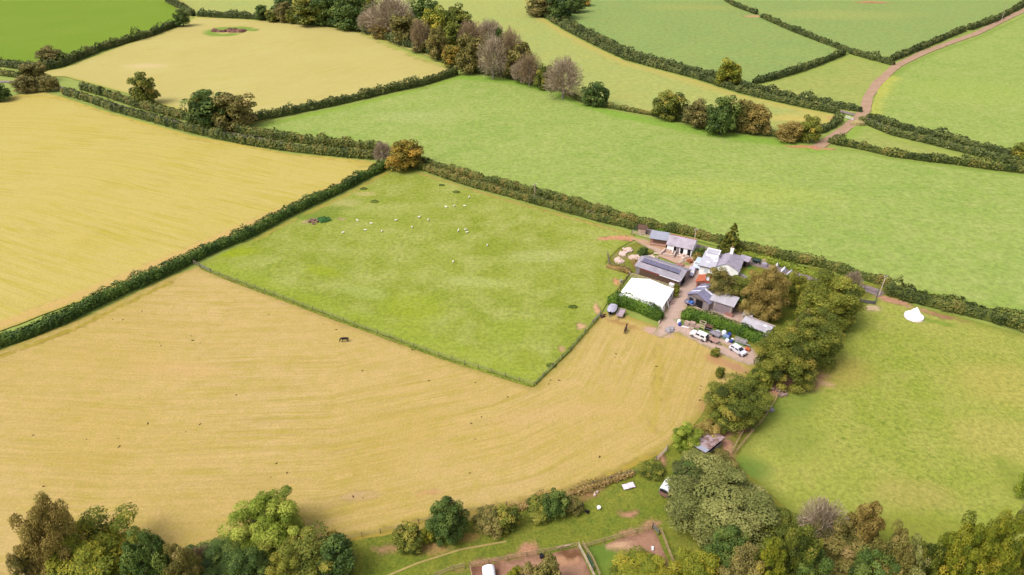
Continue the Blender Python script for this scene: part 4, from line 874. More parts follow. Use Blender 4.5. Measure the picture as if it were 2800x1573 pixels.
mb.add([(L, 3.4, 0), (L, D, 0), (L, D, 2.49), (L, 3.4, 2.49)], [(0, 1, 2, 3)]); mb.add([(L, 0, 0), (L, 2.2, 0), (L, 2.2, 2.49), (L, 0, 2.49)], [(0, 1, 2, 3)])
b.part('side_wall', mb, FABRIC)
for y0 in (4.0, 6.4): b.part('window', MB().box(L, L + 0.03, y0, y0 + 1.8, 0.6, 2.0), CLEAR)
b.part('flap', MB().slab([(L, 3.4, 2.4), (L + 0.7, 3.7, 0.0), (L + 0.7, 4.1, 0.0), (L, 4.0, 2.4)], 0.03), FABRIC)
for y in (2.2, 3.4): b.part('pole', MB().tube((L, y, 0), (L, y, 2.5), 0.06), PALEW)
# farmhouse: low front block, upper box, slated wing, chimney, tiled porch
b = Bld('farmhouse', 'white farmhouse with pale flat roofs, a slated wing and one chimney', (1912, 726), (1953, 735), 8.2, 2.7, 'house')
w, r = b.mono(3.0, WHITE, FLAT, 0.2, 0.12)
L = b.L
b.part('gutter', MB().bar((-.3, -.3, 2.72), (L + .3, -.3, 2.72), 0.16, 0.14), DARK)
b.part('upper_storey', MB().box(0.5, L - .1, 5.6, 8.3, 2.9, 4.0), WHITE); up = b.part('upper_roof', MB().box(0.4, L, 5.5, 8.4, 4.0, 4.12), FLAT)
part('roof_kerb', MB().box(0.42, 0.62, 5.5, 8.4, 4.12, 4.25).box(L - .22, L - .02, 5.5, 8.4, 4.12, 4.25).box(0.62, L - .22, 8.2, 8.4, 4.12, 4.25), WHITE, up)
for k, (x, y) in enumerate(((1.2, 2.2), (3.0, 3.6), (2.1, 4.6))): b.part('roof_patch', MB().box(x, x + 1.1, y, y + .8, 2.85 + y * 0.037, 2.9 + y * 0.037), SKYL)
b.front('window', 1.4, 2.4, 0.9, 1.9, mat('curtained_glass', C(226, 230, 236, 0.7), C(210, 214, 222, 0.7), 1, 0.2))
# slated wing
wx0, wx1, wy0, wy1, wz, wr = L + .05, L + 6.2, 1.8, 8.6, 2.5, 4.1; xm = (wx0 + wx1) / 2 - .3
mb = MB().add([(wx0, wy0, 0), (wx1, wy0, 0), (wx1, wy1, 0), (wx0, wy1, 0), (wx0, wy0, wz), (wx1, wy0, wz), (wx1, wy1, wz), (wx0, wy1, wz), (xm, wy0, wr), (xm, wy1, wr)], [(0, 1, 5, 8, 4), (1, 2, 6, 5), (2, 3, 7, 9, 6), (3, 0, 4, 7)])
wing = b.part('wing_wall', mb, WHITE)
mb = MB().slab([(wx0 - .1, wy0 - .25, wz + .1), (xm, wy0 - .25, wr + .12), (xm, wy1 + .25, wr + .12), (wx0 - .1, wy1 + .25, wz + .1)], .1)
mb.slab([(xm + .003, wy0 - .25, wr + .12), (wx1 + .25, wy0 - .25, wz + .03), (wx1 + .25, wy1 + .25, wz + .03), (xm + .003, wy1 + .25, wr + .12)], .1)
b.part('slate_roof', mb, SLATE)
mb = MB()
for y in (3.0, 5.6): part('window', MB().box(wx1, wx1 + .04, y, y + 1.2, 0.8, 1.9), GLASS, wing)
ch = b.part('chimney', MB().box(xm - .35, xm + .45, wy1 - 1.0, wy1 - .3, 2.6, 5.6).box(xm - .42, xm + .52, wy1 - 1.07, wy1 - .23, 5.6, 5.75), WHITE)
part('chimney_pot', MB().tube((xm + .05, wy1 - .65, 5.75), (xm + .05, wy1 - .65, 6.5), 0.2, 0.15), mat('buff_pot', C(222, 176, 136), C(200, 150, 110), 2), ch)
# tiled porch in front of it
p = G(1909, 772, 2.0); q = G(1946, 779, 2.0)
b2 = Bld('tiled_outhouse', 'low outhouse with a bright orange tiled roof in front of the farmhouse', (1903, 770), (1944, 780), 3.6, 2.0, 'outhouse')
b2.gable_y(2.9, BRICK, TILE, 0.55, 0.2)
b2.front('door', 0.5, 1.3, 0.05, 1.7, BROWN)
mb = MB().blob((0, 0, 0), (0.5, 0.5, 0.14), 12, 6); pd = G(1932, 764, 2.9)
o = thing('satellite_dish', 'white dish standing on the orange tiled roof', 'satellite dish', (pd.x, pd.y, 2.5), 0.4)
mb = MB(); mb.v = []; n = 14
ring = lambda rr, z: [(rr * math.cos(2 * math.pi * i / n), rr * math.sin(2 * math.pi * i / n), z) for i in range(n)]
mb.add(ring(.08, 0) + ring(.42, .1) + ring(.7, .28), [(i, (i + 1) % n, n + (i + 1) % n, n + i) for i in range(n)] + [(n + i, n + (i + 1) % n, 2 * n + (i + 1) % n, 2 * n + i) for i in range(n)] + [tuple(range(n))])
ds = part('dish', mb, WHITEP, o); ds.location = (0, 0, .7); ds.rotation_euler = (0.9, 0, 0.3)
part('mast', MB().tube((0, 0, -.3), (0, 0, .7), 0.05), GALV, o)
# workshop with rooflight bands
b = Bld('workshop', 'blue grey gabled workshop with white bands of rooflight across its roof', (1880, 804), (1940, 831), 6.6, 2.5, 'workshop')
w, r = b.gable_y(3.9, BOARD, LILAC, 0.42, 0.2)
L, D = b.L, b.D; xm = L * .42; k1 = 1.4 / xm; k2 = 1.4 / (L - xm)
for y0 in (1.5, 4.3): part('rooflight', MB().slab([(0, y0, 2.5 + .13), (xm - .05, y0, 3.9 + .11), (xm - .05, y0 + .55, 3.9 + .11), (0, y0 + .55, 2.5 + .13)], .02), SKYL, r)
part('rooflight', MB().slab([(xm + .1, 3.0, 3.9 + .10), (L, 3.0, 2.5 + .13), (L, 3.55, 2.5 + .13), (xm + .1, 3.55, 3.9 + .10)], .02), SKYL, r)
part('ridge_cap', MB().bar((xm, -.2, 4.02), (xm, D + .2, 4.02), 0.34, 0.06), TIN, r)
b.front('door', 2.6, 4.6, 0.05, 2.2, DARK); b.front('window', 0.7, 1.8, 1.0, 1.9, GLASS); b.front('barge_board', 0.1, L - .1, 2.38, 2.52, BROWN)
# clad shed
b = Bld('clad_shed', 'shed with a pale tin roof and grey boarded front, right of the workshop', (1943, 820), (2005, 839), 3.8, 3.0, 'shed')
b.mono(3.5, BOARD, TINW); L = b.L
for x in (0.25, 1.1, L - .5): b.front('post', x, x + .16, 0.05, 2.9, PALEW, 0.1)
b.front('sliding_door', 1.3, L - .6, 0.1, 2.6, mat('grey_pink_boards', C(186, 166, 172), C(166, 146, 152), 1, 0.85, wave=5), 0.09)
b.front('plinth', -.1, L + .1, 0, 0.3, SLAB, 0.12)
# long pale building
b = Bld('chicken_house', 'long low building with a pale roof and one rooflight, near the broad trees', (2028, 884), (2100, 912), 3.9, 2.2, 'building')
w, r = b.gable_x(2.1, 2.9, WHITE, TINW, 0.6); L = b.L
sl = part('rooflight', MB().box(L * .72, L * .72 + .8, 1.3, 1.85, 2.78, 2.92), SKYL, r)
b.front('window', 1.0, 2.4, 0.8, 1.6, GLASS); b.front('door', 3.4, 4.3, 0.05, 1.9, PALEW)
b.part('back_verge', MB().box(-.2, L + .2, 3.9, 4.3, 2.02, 2.12), PALEW)
# small pale box shed and green lean-to
b = Bld('box_shed', 'small cream box shed at the head of the long pale roofed building', (2031, 862), (2056, 868), 2.0, 1.9, 'shed')
b.mono(2.1, mat('cream_render', C(236, 220, 206), C(220, 200, 184), 1), FLAT, 0.1); b.front('door', 0.3, 1.0, 0.05, 1.6, BROWN)
b = Bld('lean_to', 'dull green felted lean-to under the dark tree', (2033, 842), (2050, 846), 1.9, 1.5, 'shed')
b.mono(2.1, BROWN, mat('green_felt', C(150, 152, 140), C(130, 134, 122), 1), 0.1); b.front('hatch', 0.3, 1.0, 0.1, 1.1, DARK)
# garden sheds
b = Bld('garden_shed', 'cream garden shed with grey roof right of the farmhouse chimney', (2003, 708), (2018, 712), 2.0, 1.9, 'shed', 'garden sheds')
b.mono(2.3, PALEW, SLATE, 0.1); b.front('window', 0.4, 1.0, 0.9, 1.5, GLASS)
b = Bld('garden_shed', 'brown open fronted garden shed left of the green oil tank', (2021, 710), (2046, 717), 2.2, 1.9, 'shed', 'garden sheds')
b.mono(2.3, BROWN, SLATE, 0.15); b.front('opening', 0.3, 1.1, 0.2, 1.6, DARK); b.front('post', 1.2, 1.32, 0.05, 1.8, PALEW); b.front('opening', 1.5, 2.2, 0.2, 1.6, DARK)
# rusty field shelter
b = Bld('field_shelter', 'rusty tin roofed field shelter open to the east paddock', (1929, 1236), (1977, 1197), 3.0, 2.1, 'field shelter')
w, r = b.mono(1.8, BOARD, mat('rusty_tin', C(206, 178, 178), C(150, 112, 104), 1.1, 0.7, 0.1, wave=4, lo=0.45, hi=0.6), 0.25); L = b.L
part('new_sheet', MB().slab([(-.26, -.26, 2.26), (.9, -.26, 2.26), (.9, 3.25, 1.93), (-.26, 3.25, 1.93)], .02), TIN, r, 'bare pale sheet at the lower end')
b.front('opening', 0.4, L - .3, 0.6, 2.0, DARK); b.front('gate_board', 1.2, L - .2, 0.05, 0.9, SLAB, 0.1)

# ================================================================== FENCES, GATES, POLES
def fence(name, label, px, step=3.0, rails=(0.45, 0.85, 1.2), wire=False, m=None, hp=1.3, cat='fence', rw=0.11):
    m = m or RAIL; line = [Vector((p.x, p.y, 0)) for p in GL(px)]; o0 = line[0]
    root = thing(name, label, cat, o0, 0, 'fences'); pts = resample(line, step)
    pm = MB().box(-.06, .06, -.06, .06, -.2, hp).mesh('post', m)
    for p in pts: obj('post', pm, root, (p.x - o0.x, p.y - o0.y, 0), 0.3)
    for z in rails:
        mb = MB()
        for a, b_ in zip(pts[:-1], pts[1:]):
            mb.bar((a.x - o0.x, a.y - o0.y, z), (b_.x - o0.x, b_.y - o0.y, z), 0.03 if wire else 0.05, 0.025 if wire else rw)
        part('wire' if wire else 'rail', mb, WIRE if wire else m, root)
    return root
fence('wire_fence', 'long wire fence between the tan hay field and the sheep pasture', [(578, 746), (700, 789), (940, 879), (1200, 974), (1460, 1056)], 3.2, (0.35, 0.6, 0.85, 1.1), True, POSTG, 1.25)
fence('wire_fence', 'short wire fence running up from the pasture corner to the boat', [(1460, 1056), (1560, 959), (1620, 888)], 3.2, (0.35, 0.6, 0.85, 1.1), True, POSTG, 1.25)
fence('rail_fence', 'short grey rail fence where the hedge meets the wire fence', [(530, 722), (545, 730)], 1.2, (0.5, 0.9, 1.25), False, POSTG)
fence('wire_fence', 'wire fence along the lower edge of the hay field', [(940, 1478), (1090, 1448), (1200, 1416), (1320, 1396), (1450, 1372), (1620, 1328), (1760, 1290)], 3.0, (0.4, 0.75, 1.05), True, POSTG, 1.2)
fence('rail_fence', 'rail fence above the sand arena, with pale double rails', [(1284, 1552), (1440, 1523), (1582, 1496)], 2.4)
fence('rail_fence', 'rail fence down the left side of the sand arena', [(1284, 1552), (1294, 1600)], 2.2)
fence('rail_fence', 'grey rail fence between the sand arena and the turnout pen', [(1582, 1498), (1604, 1540), (1628, 1590)], 2.2, m=PALEW)
fence('rail_fence', 'rail fence across the top of the turnout pen', [(1600, 1499), (1700, 1471), (1782, 1447)], 2.4)
fence('rail_fence', 'rail fence down the right side of the turnout pen', [(1806, 1456), (1822, 1498), (1850, 1570)], 2.4)
fence('rail_fence', 'second rail fence between arena and pen, beside the green gate', [(1593, 1494), (1620, 1535), (1640, 1580)], 2.4)
fence('rail_fence', 'short rail fence at the bottom edge left of the arena', [(1190, 1580), (1240, 1560), (1270, 1553)], 2.2)
fence('rail_fence', 'long tan rail fence on the edge of the east paddock', [(2012, 1240), (2060, 1182), (2084, 1156), (2112, 1112), (2136, 1066)], 2.6)
fence('rail_fence', 'shorter tan rail fence beside the field shelter path', [(2002, 1238), (2016, 1212), (2031, 1184)], 2.6)
fence('rail_fence', 'rail fence along the track in front of the tin roofed shed', [(1730, 641), (1770, 653), (1812, 668)], 2.4, m=PALEW)
fence('rail_fence', 'pale rail fence behind the marquee', [(1720, 756), (1760, 768), (1800, 779), (1842, 793)], 2.4, m=PALEW, hp=1.5)
fence('rail_fence', 'dark board fence along the left side of the marquee', [(1720, 756), (1704, 778), (1688, 800)], 2.0, (0.4, 0.7, 1.0), m=BROWN)
fence('rail_fence', 'tall weathered fence round the stone heaps', [(1661, 700), (1666, 726), (1692, 735), (1720, 742)], 1.2, (0.5, 1.0), m=POSTG, hp=1.8)
fence('wire_fence', 'green wire fence of the pen beside the lane gate', [(2399, 800), (2396, 814), (2392, 832)], 1.6, (0.4, 0.7, 1.0, 1.3), True, mat('green_post', C(92, 122, 100), C(74, 102, 84), 2), 1.5)
fence('board_fence', 'dark grey board fence at the front of the pen by the lane gate', [(2350, 826), (2372, 831), (2392, 833)], 1.8, (0.3, 0.6, 0.9), m=mat('slate_boards', C(128, 122, 124), C(106, 100, 104), 2), hp=1.1, rw=0.28)
def gate(label, a, b_, m=GALV, h=1.2, name='field_gate', bars=5):
    p, q = G(*a), G(*b_); d = q - p; L = d.length
    o = thing(name, label, 'gate', p, math.atan2(d.y, d.x), 'gates')
    mb = MB()
    for k in range(bars): mb.bar((0.06, 0, 0.25 + k * (h - .25) / (bars - 1)), (L - .06, 0, 0.25 + k * (h - .25) / (bars - 1)), 0.05, 0.06)
    for x in (0.08, L / 2, L - .08): mb.bar((x, 0, .22), (x, 0, h + .03), 0.05, 0.05)
    part('bars', mb, m, o); part('gate_post', MB().box(-.1, .02, -.08, .08, -.1, h + .25), POSTG, o); part('gate_post', MB().box(L - .02, L + .1, -.08, .08, -.1, h + .25), POSTG, o)
    return o
gate('galvanised field gate at the hedge end of the wire fence', (548, 731), (576, 745))
gate('galvanised gate at the top of the short wire fence near the boat', (1622, 886), (1642, 862))
gate('green field gate left of the tiny pink shed', (1727, 641), (1741, 629), mat('green_gate', C(110, 140, 116), C(90, 118, 98), 2))
gate('pale gate across the upper lane at the foot of the pink track', (2311, 323), (2334, 331), WHITEP)
gate('pinkish metal gate closing the lane beside the pen', (2363, 790), (2402, 803), mat('pink_grey_gate', C(196, 170, 178), C(170, 146, 156), 2))
gate('dark green gate in the alley beside the sand arena', (1606, 1526), (1622, 1560), mat('dark_green_gate', C(84, 116, 92), C(66, 94, 74), 2))
gate('weathered gate at the lower corner of the hay field', (1794, 1262), (1824, 1232), PALEW)
gate('silver gate at the corner of the turnout pen', (1784, 1444), (1800, 1462), GALV)
def pole(label, base, top_py, lean=0.0):
    p = G(*base); h = ztop(p, top_py)
    o = thing('utility_pole', label, 'utility pole', p, 0.4, 'utility poles')
    part('pole', MB().tube((0, 0, -.3), (lean, 0, h), 0.15, 0.11), PALEW, o); part('crossarm', MB().bar((lean - .6, 0, h - .4), (lean + .6, 0, h - .4), 0.1, 0.1), POSTG, o)
    for s_ in (-.5, .5): part('insulator', MB().tube((lean + s_, 0, h - .35), (lean + s_, 0, h - .1), 0.06), WHITEP, o)
pole('utility pole rising from the lane hedge above the sheep pasture', (1462, 540), 502)
pole('utility pole behind the white stable', (1897, 668), 626)
pole('utility pole beside the lane gate and pen', (2403, 808), 754, 0.3)
pole('small pale pole beside the pink track near the top right corner', (2738, 56), 14)

# ================================================================== VEHICLES
def paint(name, c): return mat('paint_' + name, C(*c, 0.7), C(*[x * 0.96 for x in c], 0.7), 0.7, 0.3, 0.1, spec=0.5)
def car(name, label, px, ang, prof, hood, W, paintm, cat, wheels, length, spare=False):
    """prof: side outline (x, z); hood: glass house points front-to-back (x, z) above the waist"""
    p = G(*px); o = thing(name, label, cat, p, ang, 'farm vehicles')
    waist = hood[0][1]; half = lambda z: W / 2 - max(0, z - waist) * 0.28 - (0.04 if z < 0.45 else 0)
    def shell(pts):
        mb = MB(); n = len(pts); v = [(x, -half(z), z) for x, z in pts] + [(x, half(z), z) for x, z in pts]
        mb.add(v, [tuple(range(n)), tuple(range(2 * n - 1, n - 1, -1))] + [(i, n + i, n + (i + 1) % n, (i + 1) % n) for i in range(n)]); return mb
    part('body', shell(prof), paintm, o); part('cabin', shell(hood), paintm, o)
    (x0, z0), (x1, z1), (x2, z2), (x3, z3) = hood[0], hood[1], hood[-2], hood[-1]
    e = 0.015
    def pane(a, b_, nm, ins=.12):
        (xa, za), (xb, zb) = a, b_; dx, dz = xb - xa, zb - za; l = math.hypot(dx, dz); nx_, nz_ = -dz / l, dx / l
        if nz_ < 0: nx_, nz_ = -nx_, -nz_
        q = [(xa + dx * .1 + nx_ * e, za + dz * .1 + nz_ * e), (xa + dx * .92 + nx_ * e, za + dz * .92 + nz_ * e)]
        mb = MB().add([(q[0][0], -half(za) + ins, q[0][1]), (q[0][0], half(za) - ins, q[0][1]), (q[1][0], half(zb) - ins, q[1][1]), (q[1][0], -half(zb) + ins, q[1][1])], [(0, 1, 2, 3)])
        part(nm, mb, GLASS, o)
    pane(hood[0], hood[1], 'windscreen'); pane(hood[-1], hood[-2], 'rear_window')
    xs = [x0 + .35, (x0 + x3) / 2, x3 - .3] if x3 > x0 else [x0 - .35, (x0 + x3) / 2, x3 + .3]
    zt, zb = min(z1, z2) - .12, waist + .08
    for sgn in (-1, 1):
        for a, b_ in zip(xs[:-1], xs[1:]):
            d = .05 if b_ > a else -.05
            mb = MB().add([(a + d, sgn * (half(zb) + e), zb), (b_ - d, sgn * (half(zb) + e), zb), (b_ - d * 3, sgn * (half(zt) + e), zt), (a + d * 4, sgn * (half(zt) + e), zt)], [(0, 1, 2, 3)])
            part('side_window', mb, GLASS, o)
    for wx, wr in wheels:
        for sgn in (-1, 1):
            y = sgn * (W / 2 - .06)
            ty = part('wheel', MB().tube((wx, y - .11, wr), (wx, y + .11, wr), wr, n=18), RUBBER, o)
            part('rim', MB().tube((wx, y + sgn * .1, wr), (wx, y + sgn * .125, wr), wr * .62, n=14), CHROME, ty)
    fx = max(x for x, z in prof); bx = min(x for x, z in prof)
    for sgn in (-1, 1):
        part('headlight', MB().box(fx - .12, fx + .012, sgn * (W / 2 - .35) - .15, sgn * (W / 2 - .35) + .15, .62, .8), CHROME, o)
        part('tail_light', MB().box(bx - .012, bx + .1, sgn * (W / 2 - .2) - .1, sgn * (W / 2 - .2) + .1, .65, .95), RED_, o)
    part('bumper', MB().box(fx - .08, fx + .04, -W / 2 + .1, W / 2 - .1, .32, .52), BLACKP, o)
    for sgn in (-1, 1): part('door_mirror', MB().box(x0 - .25, x0 - .1, sgn * (W / 2 + .1) - .08, sgn * (W / 2 + .1) + .08, waist + .02, waist + .2), paintm, o)
    if spare:
        ty = part('spare_wheel', MB().tube((bx - .2, 0, .9), (bx, 0, .9), .36, n=16), RUBBER, o); part('rim', MB().tube((bx - .22, 0, .9), (bx - .2, 0, .9), .2, n=12), CHROME, ty)
    return o
def head(a, b_, z=0): p, q = G(*a, z), G(*b_, z); return math.atan2(q.y - p.y, q.x - p.x)
SUV = [(-2.1, .4), (2.1, .4), (2.2, .6), (2.15, .95), (1.05, 1.08), (-2.1, 1.08), (-2.15, .7)]
SUVH = [(1.05, 1.08), (.45, 1.72), (-1.85, 1.76), (-2.1, 1.08)]
HAT = [(-1.95, .3), (1.95, .3), (2.05, .55), (1.9, .82), (1.1, .98), (-1.95, 1.0), (-2.02, .6)]
HATH = [(1.1, .98), (.3, 1.5), (-1.5, 1.5), (-1.95, 1.0)]
car('off_roader', 'white off-roader with a spare wheel on its back door, parked left of the trailers', (1911, 924), head((1932, 925), (1887, 905), .4), SUV, SUVH, 1.82, paint('white', (244, 238, 240)), 'car', ((1.38, .37), (-1.32, .37)), 4.3, True)
car('hatchback', 'white silver hatchback parked at the right end of the row, near the broad tree', (2017, 963), head((1997, 940), (2037, 965), .4), HAT, HATH, 1.72, paint('silver', (236, 232, 242)), 'car', ((1.25, .31), (-1.25, .31)), 3.95)
car('estate_car', 'grey lilac car parked on the lane beside the solar roofed barn', (1890, 750), head((1897, 727), (1882, 754), .4), SUV, [(1.0, 1.08), (.4, 1.66), (-1.5, 1.68), (-2.05, 1.08)], 1.8, paint('lilac', (206, 196, 216)), 'car', ((1.38, .35), (-1.32, .35)), 4.3)
VAN = [(-2.3, .4), (2.2, .4), (2.3, .7), (2.1, 1.05), (1.35, 1.2), (-2.3, 1.2)]
car('van', 'pale blue van parked nose to tail behind the lilac car', (1907, 729), head((1914, 708), (1900, 732), .4), VAN, [(1.35, 1.2), (.8, 1.85), (-2.1, 1.9), (-2.3, 1.2)], 1.85, paint('pale_blue', (200, 214, 222)), 'van', ((1.45, .34), (-1.4, .34)), 4.6)
# horse trailer
p = G(1822, 1346); o = thing('horse_trailer', 'white roofed horse trailer with its back ramp towards the bushes', 'horse trailer', p, head((1812, 1346), (1830, 1318), 1), 'farm vehicles')
mb = MB(); n = 9; prof = [(-.85, .5), (.85, .5)] + [(.85 * math.cos(a), 1.75 + .42 * math.sin(a)) for a in [math.pi * i / n for i in range(n + 1)]]
N = len(prof); mb.add([(-1.5, y, z) for y, z in prof] + [(1.5, y, z) for y, z in prof], [tuple(range(N))[::-1], tuple(range(N, 2 * N))] + [(i, (i + 1) % N, N + (i + 1) % N, N + i) for i in range(N)])
part('body', mb, mat('trailer_grey', C(150, 148, 160), C(132, 130, 142), 1, .5), o)
arc = [(.89 * math.cos(a), 1.77 + .45 * math.sin(a)) for a in [math.pi * i / n for i in range(n + 1)]]
part('roof', MB().add([(-1.55, y, z) for y, z in arc] + [(1.55, y, z) for y, z in arc], [(i, i + 1, n + 2 + i, n + 1 + i) for i in range(n)]), WHITEP, o)
part('ramp', MB().box(-1.58, -1.5, -.75, .75, .45, 1.3), mat('ramp_wood', C(170, 128, 112), C(146, 106, 90), 2), o); part('opening', MB().box(-1.53, -1.5, -.75, .75, 1.3, 1.85), DARK, o)
for x in (-.35, .4):
    for s_ in (-.92, .92): part('wheel', MB().tube((x, s_ - .08, .32), (x, s_ + .08, .32), .32, n=14), RUBBER, o)
part('drawbar', MB().bar((1.5, .5, .5), (2.6, 0, .5), .08).bar((1.5, -.5, .5), (2.6, 0, .5), .08), GALV, o)
# covered boat on its road trailer
p = G(1673, 852); o = thing('boat', 'boat under a pale grey cover on a trailer beside the clipped hedge', 'boat', (p.x, p.y, 0), head((1682, 818), (1665, 858), 0.8), 'farm vehicles')
mb = MB(); st = [(-2.0, .95, .85), (-1.0, 1.15, .9), (.2, 1.2, .92), (1.2, 1.05, .98), (1.8, .7, 1.05), (2.1, .2, 1.1)]
for x, wd, z in st: mb.v += [(x, -wd, z), (x, -wd * .75, .5), (x, 0, .32 + (.3 if x > 2 else 0)), (x, wd * .75, .5), (x, wd, z)]
mb.f += [(i * 5 + j, i * 5 + j + 1, i * 5 + j + 6, i * 5 + j + 5) for i in range(5) for j in range(4)] + [(0, 1, 2, 3, 4)]
part('hull', mb, BLACKP, o)
mb = MB()
for x, wd, z in st: mb.v += [(x, -wd * .98, z + .01), (x, -wd * .5, z + .34 - abs(x) * .07), (x, 0, z + .45 - abs(x) * .1), (x, wd * .5, z + .34 - abs(x) * .07), (x, wd * .98, z + .01)]
mb.f += [(i * 5 + j, i * 5 + j + 1, i * 5 + j + 6, i * 5 + j + 5) for i in range(5) for j in range(4)] + [(0, 1, 2, 3, 4)]
part('cover', mb, mat('boat_cover', C(214, 208, 226), C(190, 184, 204), 1.2, .6), o, smooth=True)
part('chassis', MB().bar((-2.6, .5, .3), (1.8, .5, .3), .1).bar((-2.6, -.5, .3), (1.8, -.5, .3), .1).bar((-2.0, -1, .3), (-2.0, 1, .3), .1).bar((1.8, .5, .3), (3.0, 0, .35), .1).bar((1.8, -.5, .3), (3.0, 0, .35), .1), GALV, o)
for s_ in (-1.0, 1.0): part('wheel', MB().tube((-.9, s_ - .08, .3), (-.9, s_ + .08, .3), .3, n=14), RUBBER, o)
part('outboard_motor', MB().box(-2.75, -2.4, -.2, .2, .5, 1.1), BLACKP, o)
def flat_trailer(name, label, px, ang, L, W, m, side=0.25, bed=0.55):
    p = G(*px); o = thing(name, label, 'trailer', p, ang, 'trailers')
    part('bed', MB().box(-L / 2, L / 2, -W / 2, W / 2, bed - .1, bed), m, o)
    part('side_boards', MB().box(-L / 2, L / 2, -W / 2, -W / 2 + .05, bed, bed + side).box(-L / 2, L / 2, W / 2 - .05, W / 2, bed, bed + side).box(-L / 2, -L / 2 + .05, -W / 2 + .05, W / 2 - .05, bed, bed + side).box(L / 2 - .05, L / 2, -W / 2 + .05, W / 2 - .05, bed, bed + side), m, o)
    for s_ in (-W / 2 - .08, W / 2 + .08): part('wheel', MB().tube((0, s_ - .07, .28), (0, s_ + .07, .28), .28, n=12), RUBBER, o)
    part('drawbar', MB().bar((L / 2, .4, .42), (L / 2 + 1.0, 0, .42), .07).bar((L / 2, -.4, .42), (L / 2 + 1.0, 0, .42), .07), GALV, o); return o
flat_trailer('box_trailer', 'pinkish grey covered box trailer right of the boat', (1697, 863), head((1705, 845), (1690, 872)), 3.0, 1.7, mat('trailer_sheet', C(212, 188, 196), C(192, 166, 174), 1), .35, .75)
flat_trailer('flat_trailer', 'pale brown flat trailer beside the dirt path, nearest the hay field', (1950, 934), head((1938, 926), (1962, 940)), 2.6, 1.4, mat('trailer_ply', C(206, 166, 152), C(186, 144, 130), 1), .08)
flat_trailer('flat_trailer', 'grey boat shaped trailer between the off-roader and the blue barrels', (1955, 918), head((1944, 910), (1968, 922)), 2.7, 1.4, mat('trailer_grey2', C(180, 170, 182), C(158, 150, 160), 1), .3)
flat_trailer('flat_trailer', 'grey trailer with blue tarpaulin on it, in front of the workshop', (1886, 831), head((1880, 815), (1898, 822)), 2.6, 1.8, mat('trailer_lilac', C(176, 170, 196), C(156, 150, 176), 1), .2)
mb = MB()
for k in range(7): mb.blob((random.uniform(-.5, .5), random.uniform(-.4, .4), .2), (random.uniform(.35, .6), random.uniform(.3, .5), random.uniform(.25, .5)), 9, 5, .15)
p = G(1891, 828, .6); single('tarpaulin', mb, BLUE, 'crumpled bright blue tarpaulin lying on the grey trailer', 'tarpaulin', p)

# ================================================================== FARM CLUTTER
def at(px, z=0): return G(px[0], px[1], z)
AX = math.radians(-33)
def box_obj(name, label, cat, px, sx, sy, sz, m, rz=AX, group=None, z=0, lid=None):
    mb = MB().box(-sx / 2, sx / 2, -sy / 2, sy / 2, 0.04, sz).box(-sx / 2 - .03, sx / 2 + .03, -sy / 2 - .03, sy / 2 + .03, sz, sz + .06)
    for a, b_ in ((-1, -1), (1, -1), (1, 1), (-1, 1)): mb.box(a * sx * .42 - .05, a * sx * .42 + .05, b_ * sy * .42 - .05, b_ * sy * .42 + .05, 0, .04)
    return single(name, mb, m, label, cat, at(px, z), rz, group)
# oil tank
o = thing('oil_tank', 'dark green oil tank on blocks at the back of the garden', 'oil tank', at((2067, 720)), math.radians(-25))
mb = MB(); pr = [(.62 * math.cos(a), .95 + .55 * math.sin(a)) for a in [2 * math.pi * i / 14 for i in range(14)]]
mb.add([(-1.1, y, z) for y, z in pr] + [(1.1, y, z) for y, z in pr], [tuple(range(14))[::-1], tuple(range(14, 28))] + [(i, (i + 1) % 14, 14 + (i + 1) % 14, 14 + i) for i in range(14)])
part('tank', mb, GREENP, o, smooth=False); part('block', MB().box(-.9, -.5, -.5, .5, 0, .42), SLAB, o); part('block', MB().box(.5, .9, -.5, .5, 0, .42), SLAB, o); part('filler_cap', MB().tube((0, 0, 1.45), (0, 0, 1.6), .15), BLACKP, o)
box_obj('storage_box', 'cream storage box right of the oil tank', 'box', (2089, 716), 1.3, .9, .8, PALEW, math.radians(-8))
box_obj('storage_box', 'lilac grey lidded box below the cream one in the garden', 'box', (2089, 727), 1.4, 1.1, .8, SLATE, math.radians(-28))
o = thing('ride_on_mower', 'small teal mower on the garden lawn', 'mower', at((2027, 728)), .5)
part('body', MB().box(-.5, .5, -.3, .3, .25, .6).box(-.5, .0, -.25, .25, .6, .85), TEAL, o); part('seat', MB().box(-.45, -.05, -.2, .2, .85, .95), BLACKP, o)
for x in (-.35, .4):
    for s_ in (-.34, .34): part('wheel', MB().tube((x, s_ - .06, .2), (x, s_ + .06, .2), .2, n=10), RUBBER, o)
def coop(label, px, s, rz):
    o = thing('hen_ark', label, 'hen ark', at(px), rz, 'hen arks'); w, l, h = .75 * s, .95 * s, 1.3 * s
    part('side_panel', MB().slab([(-w, -l, .05), (0, -l, h), (0, l, h), (-w, l, .05)], .04), WHITEP, o)
    part('side_panel', MB().slab([(0.003, -l, h), (w, -l, .05), (w, l, .05), (0.003, l, h)], .04), mat('ark_grey', C(206, 204, 216), C(186, 184, 196), 1), o)
    part('end_panel', MB().add([(-w * .9, -l + .06, .05), (w * .9, -l + .06, .05), (0, -l + .06, h - .08)], [(0, 1, 2)]).add([(-w * .9, l - .06, .05), (w * .9, l - .06, .05), (0, l - .06, h - .08)], [(0, 1, 2)]), mat('ark_end', C(170, 160, 168), C(150, 140, 148), 1), o)
coop('small grey ark, left of the three beside the big brown tree', (2124, 732), .9, math.radians(-20))
coop('middle white ark of the three beside the big brown tree', (2143, 743), 1.0, math.radians(-25))
coop('white ark, right of the three beside the big brown tree', (2160, 751), 1.0, math.radians(-35))
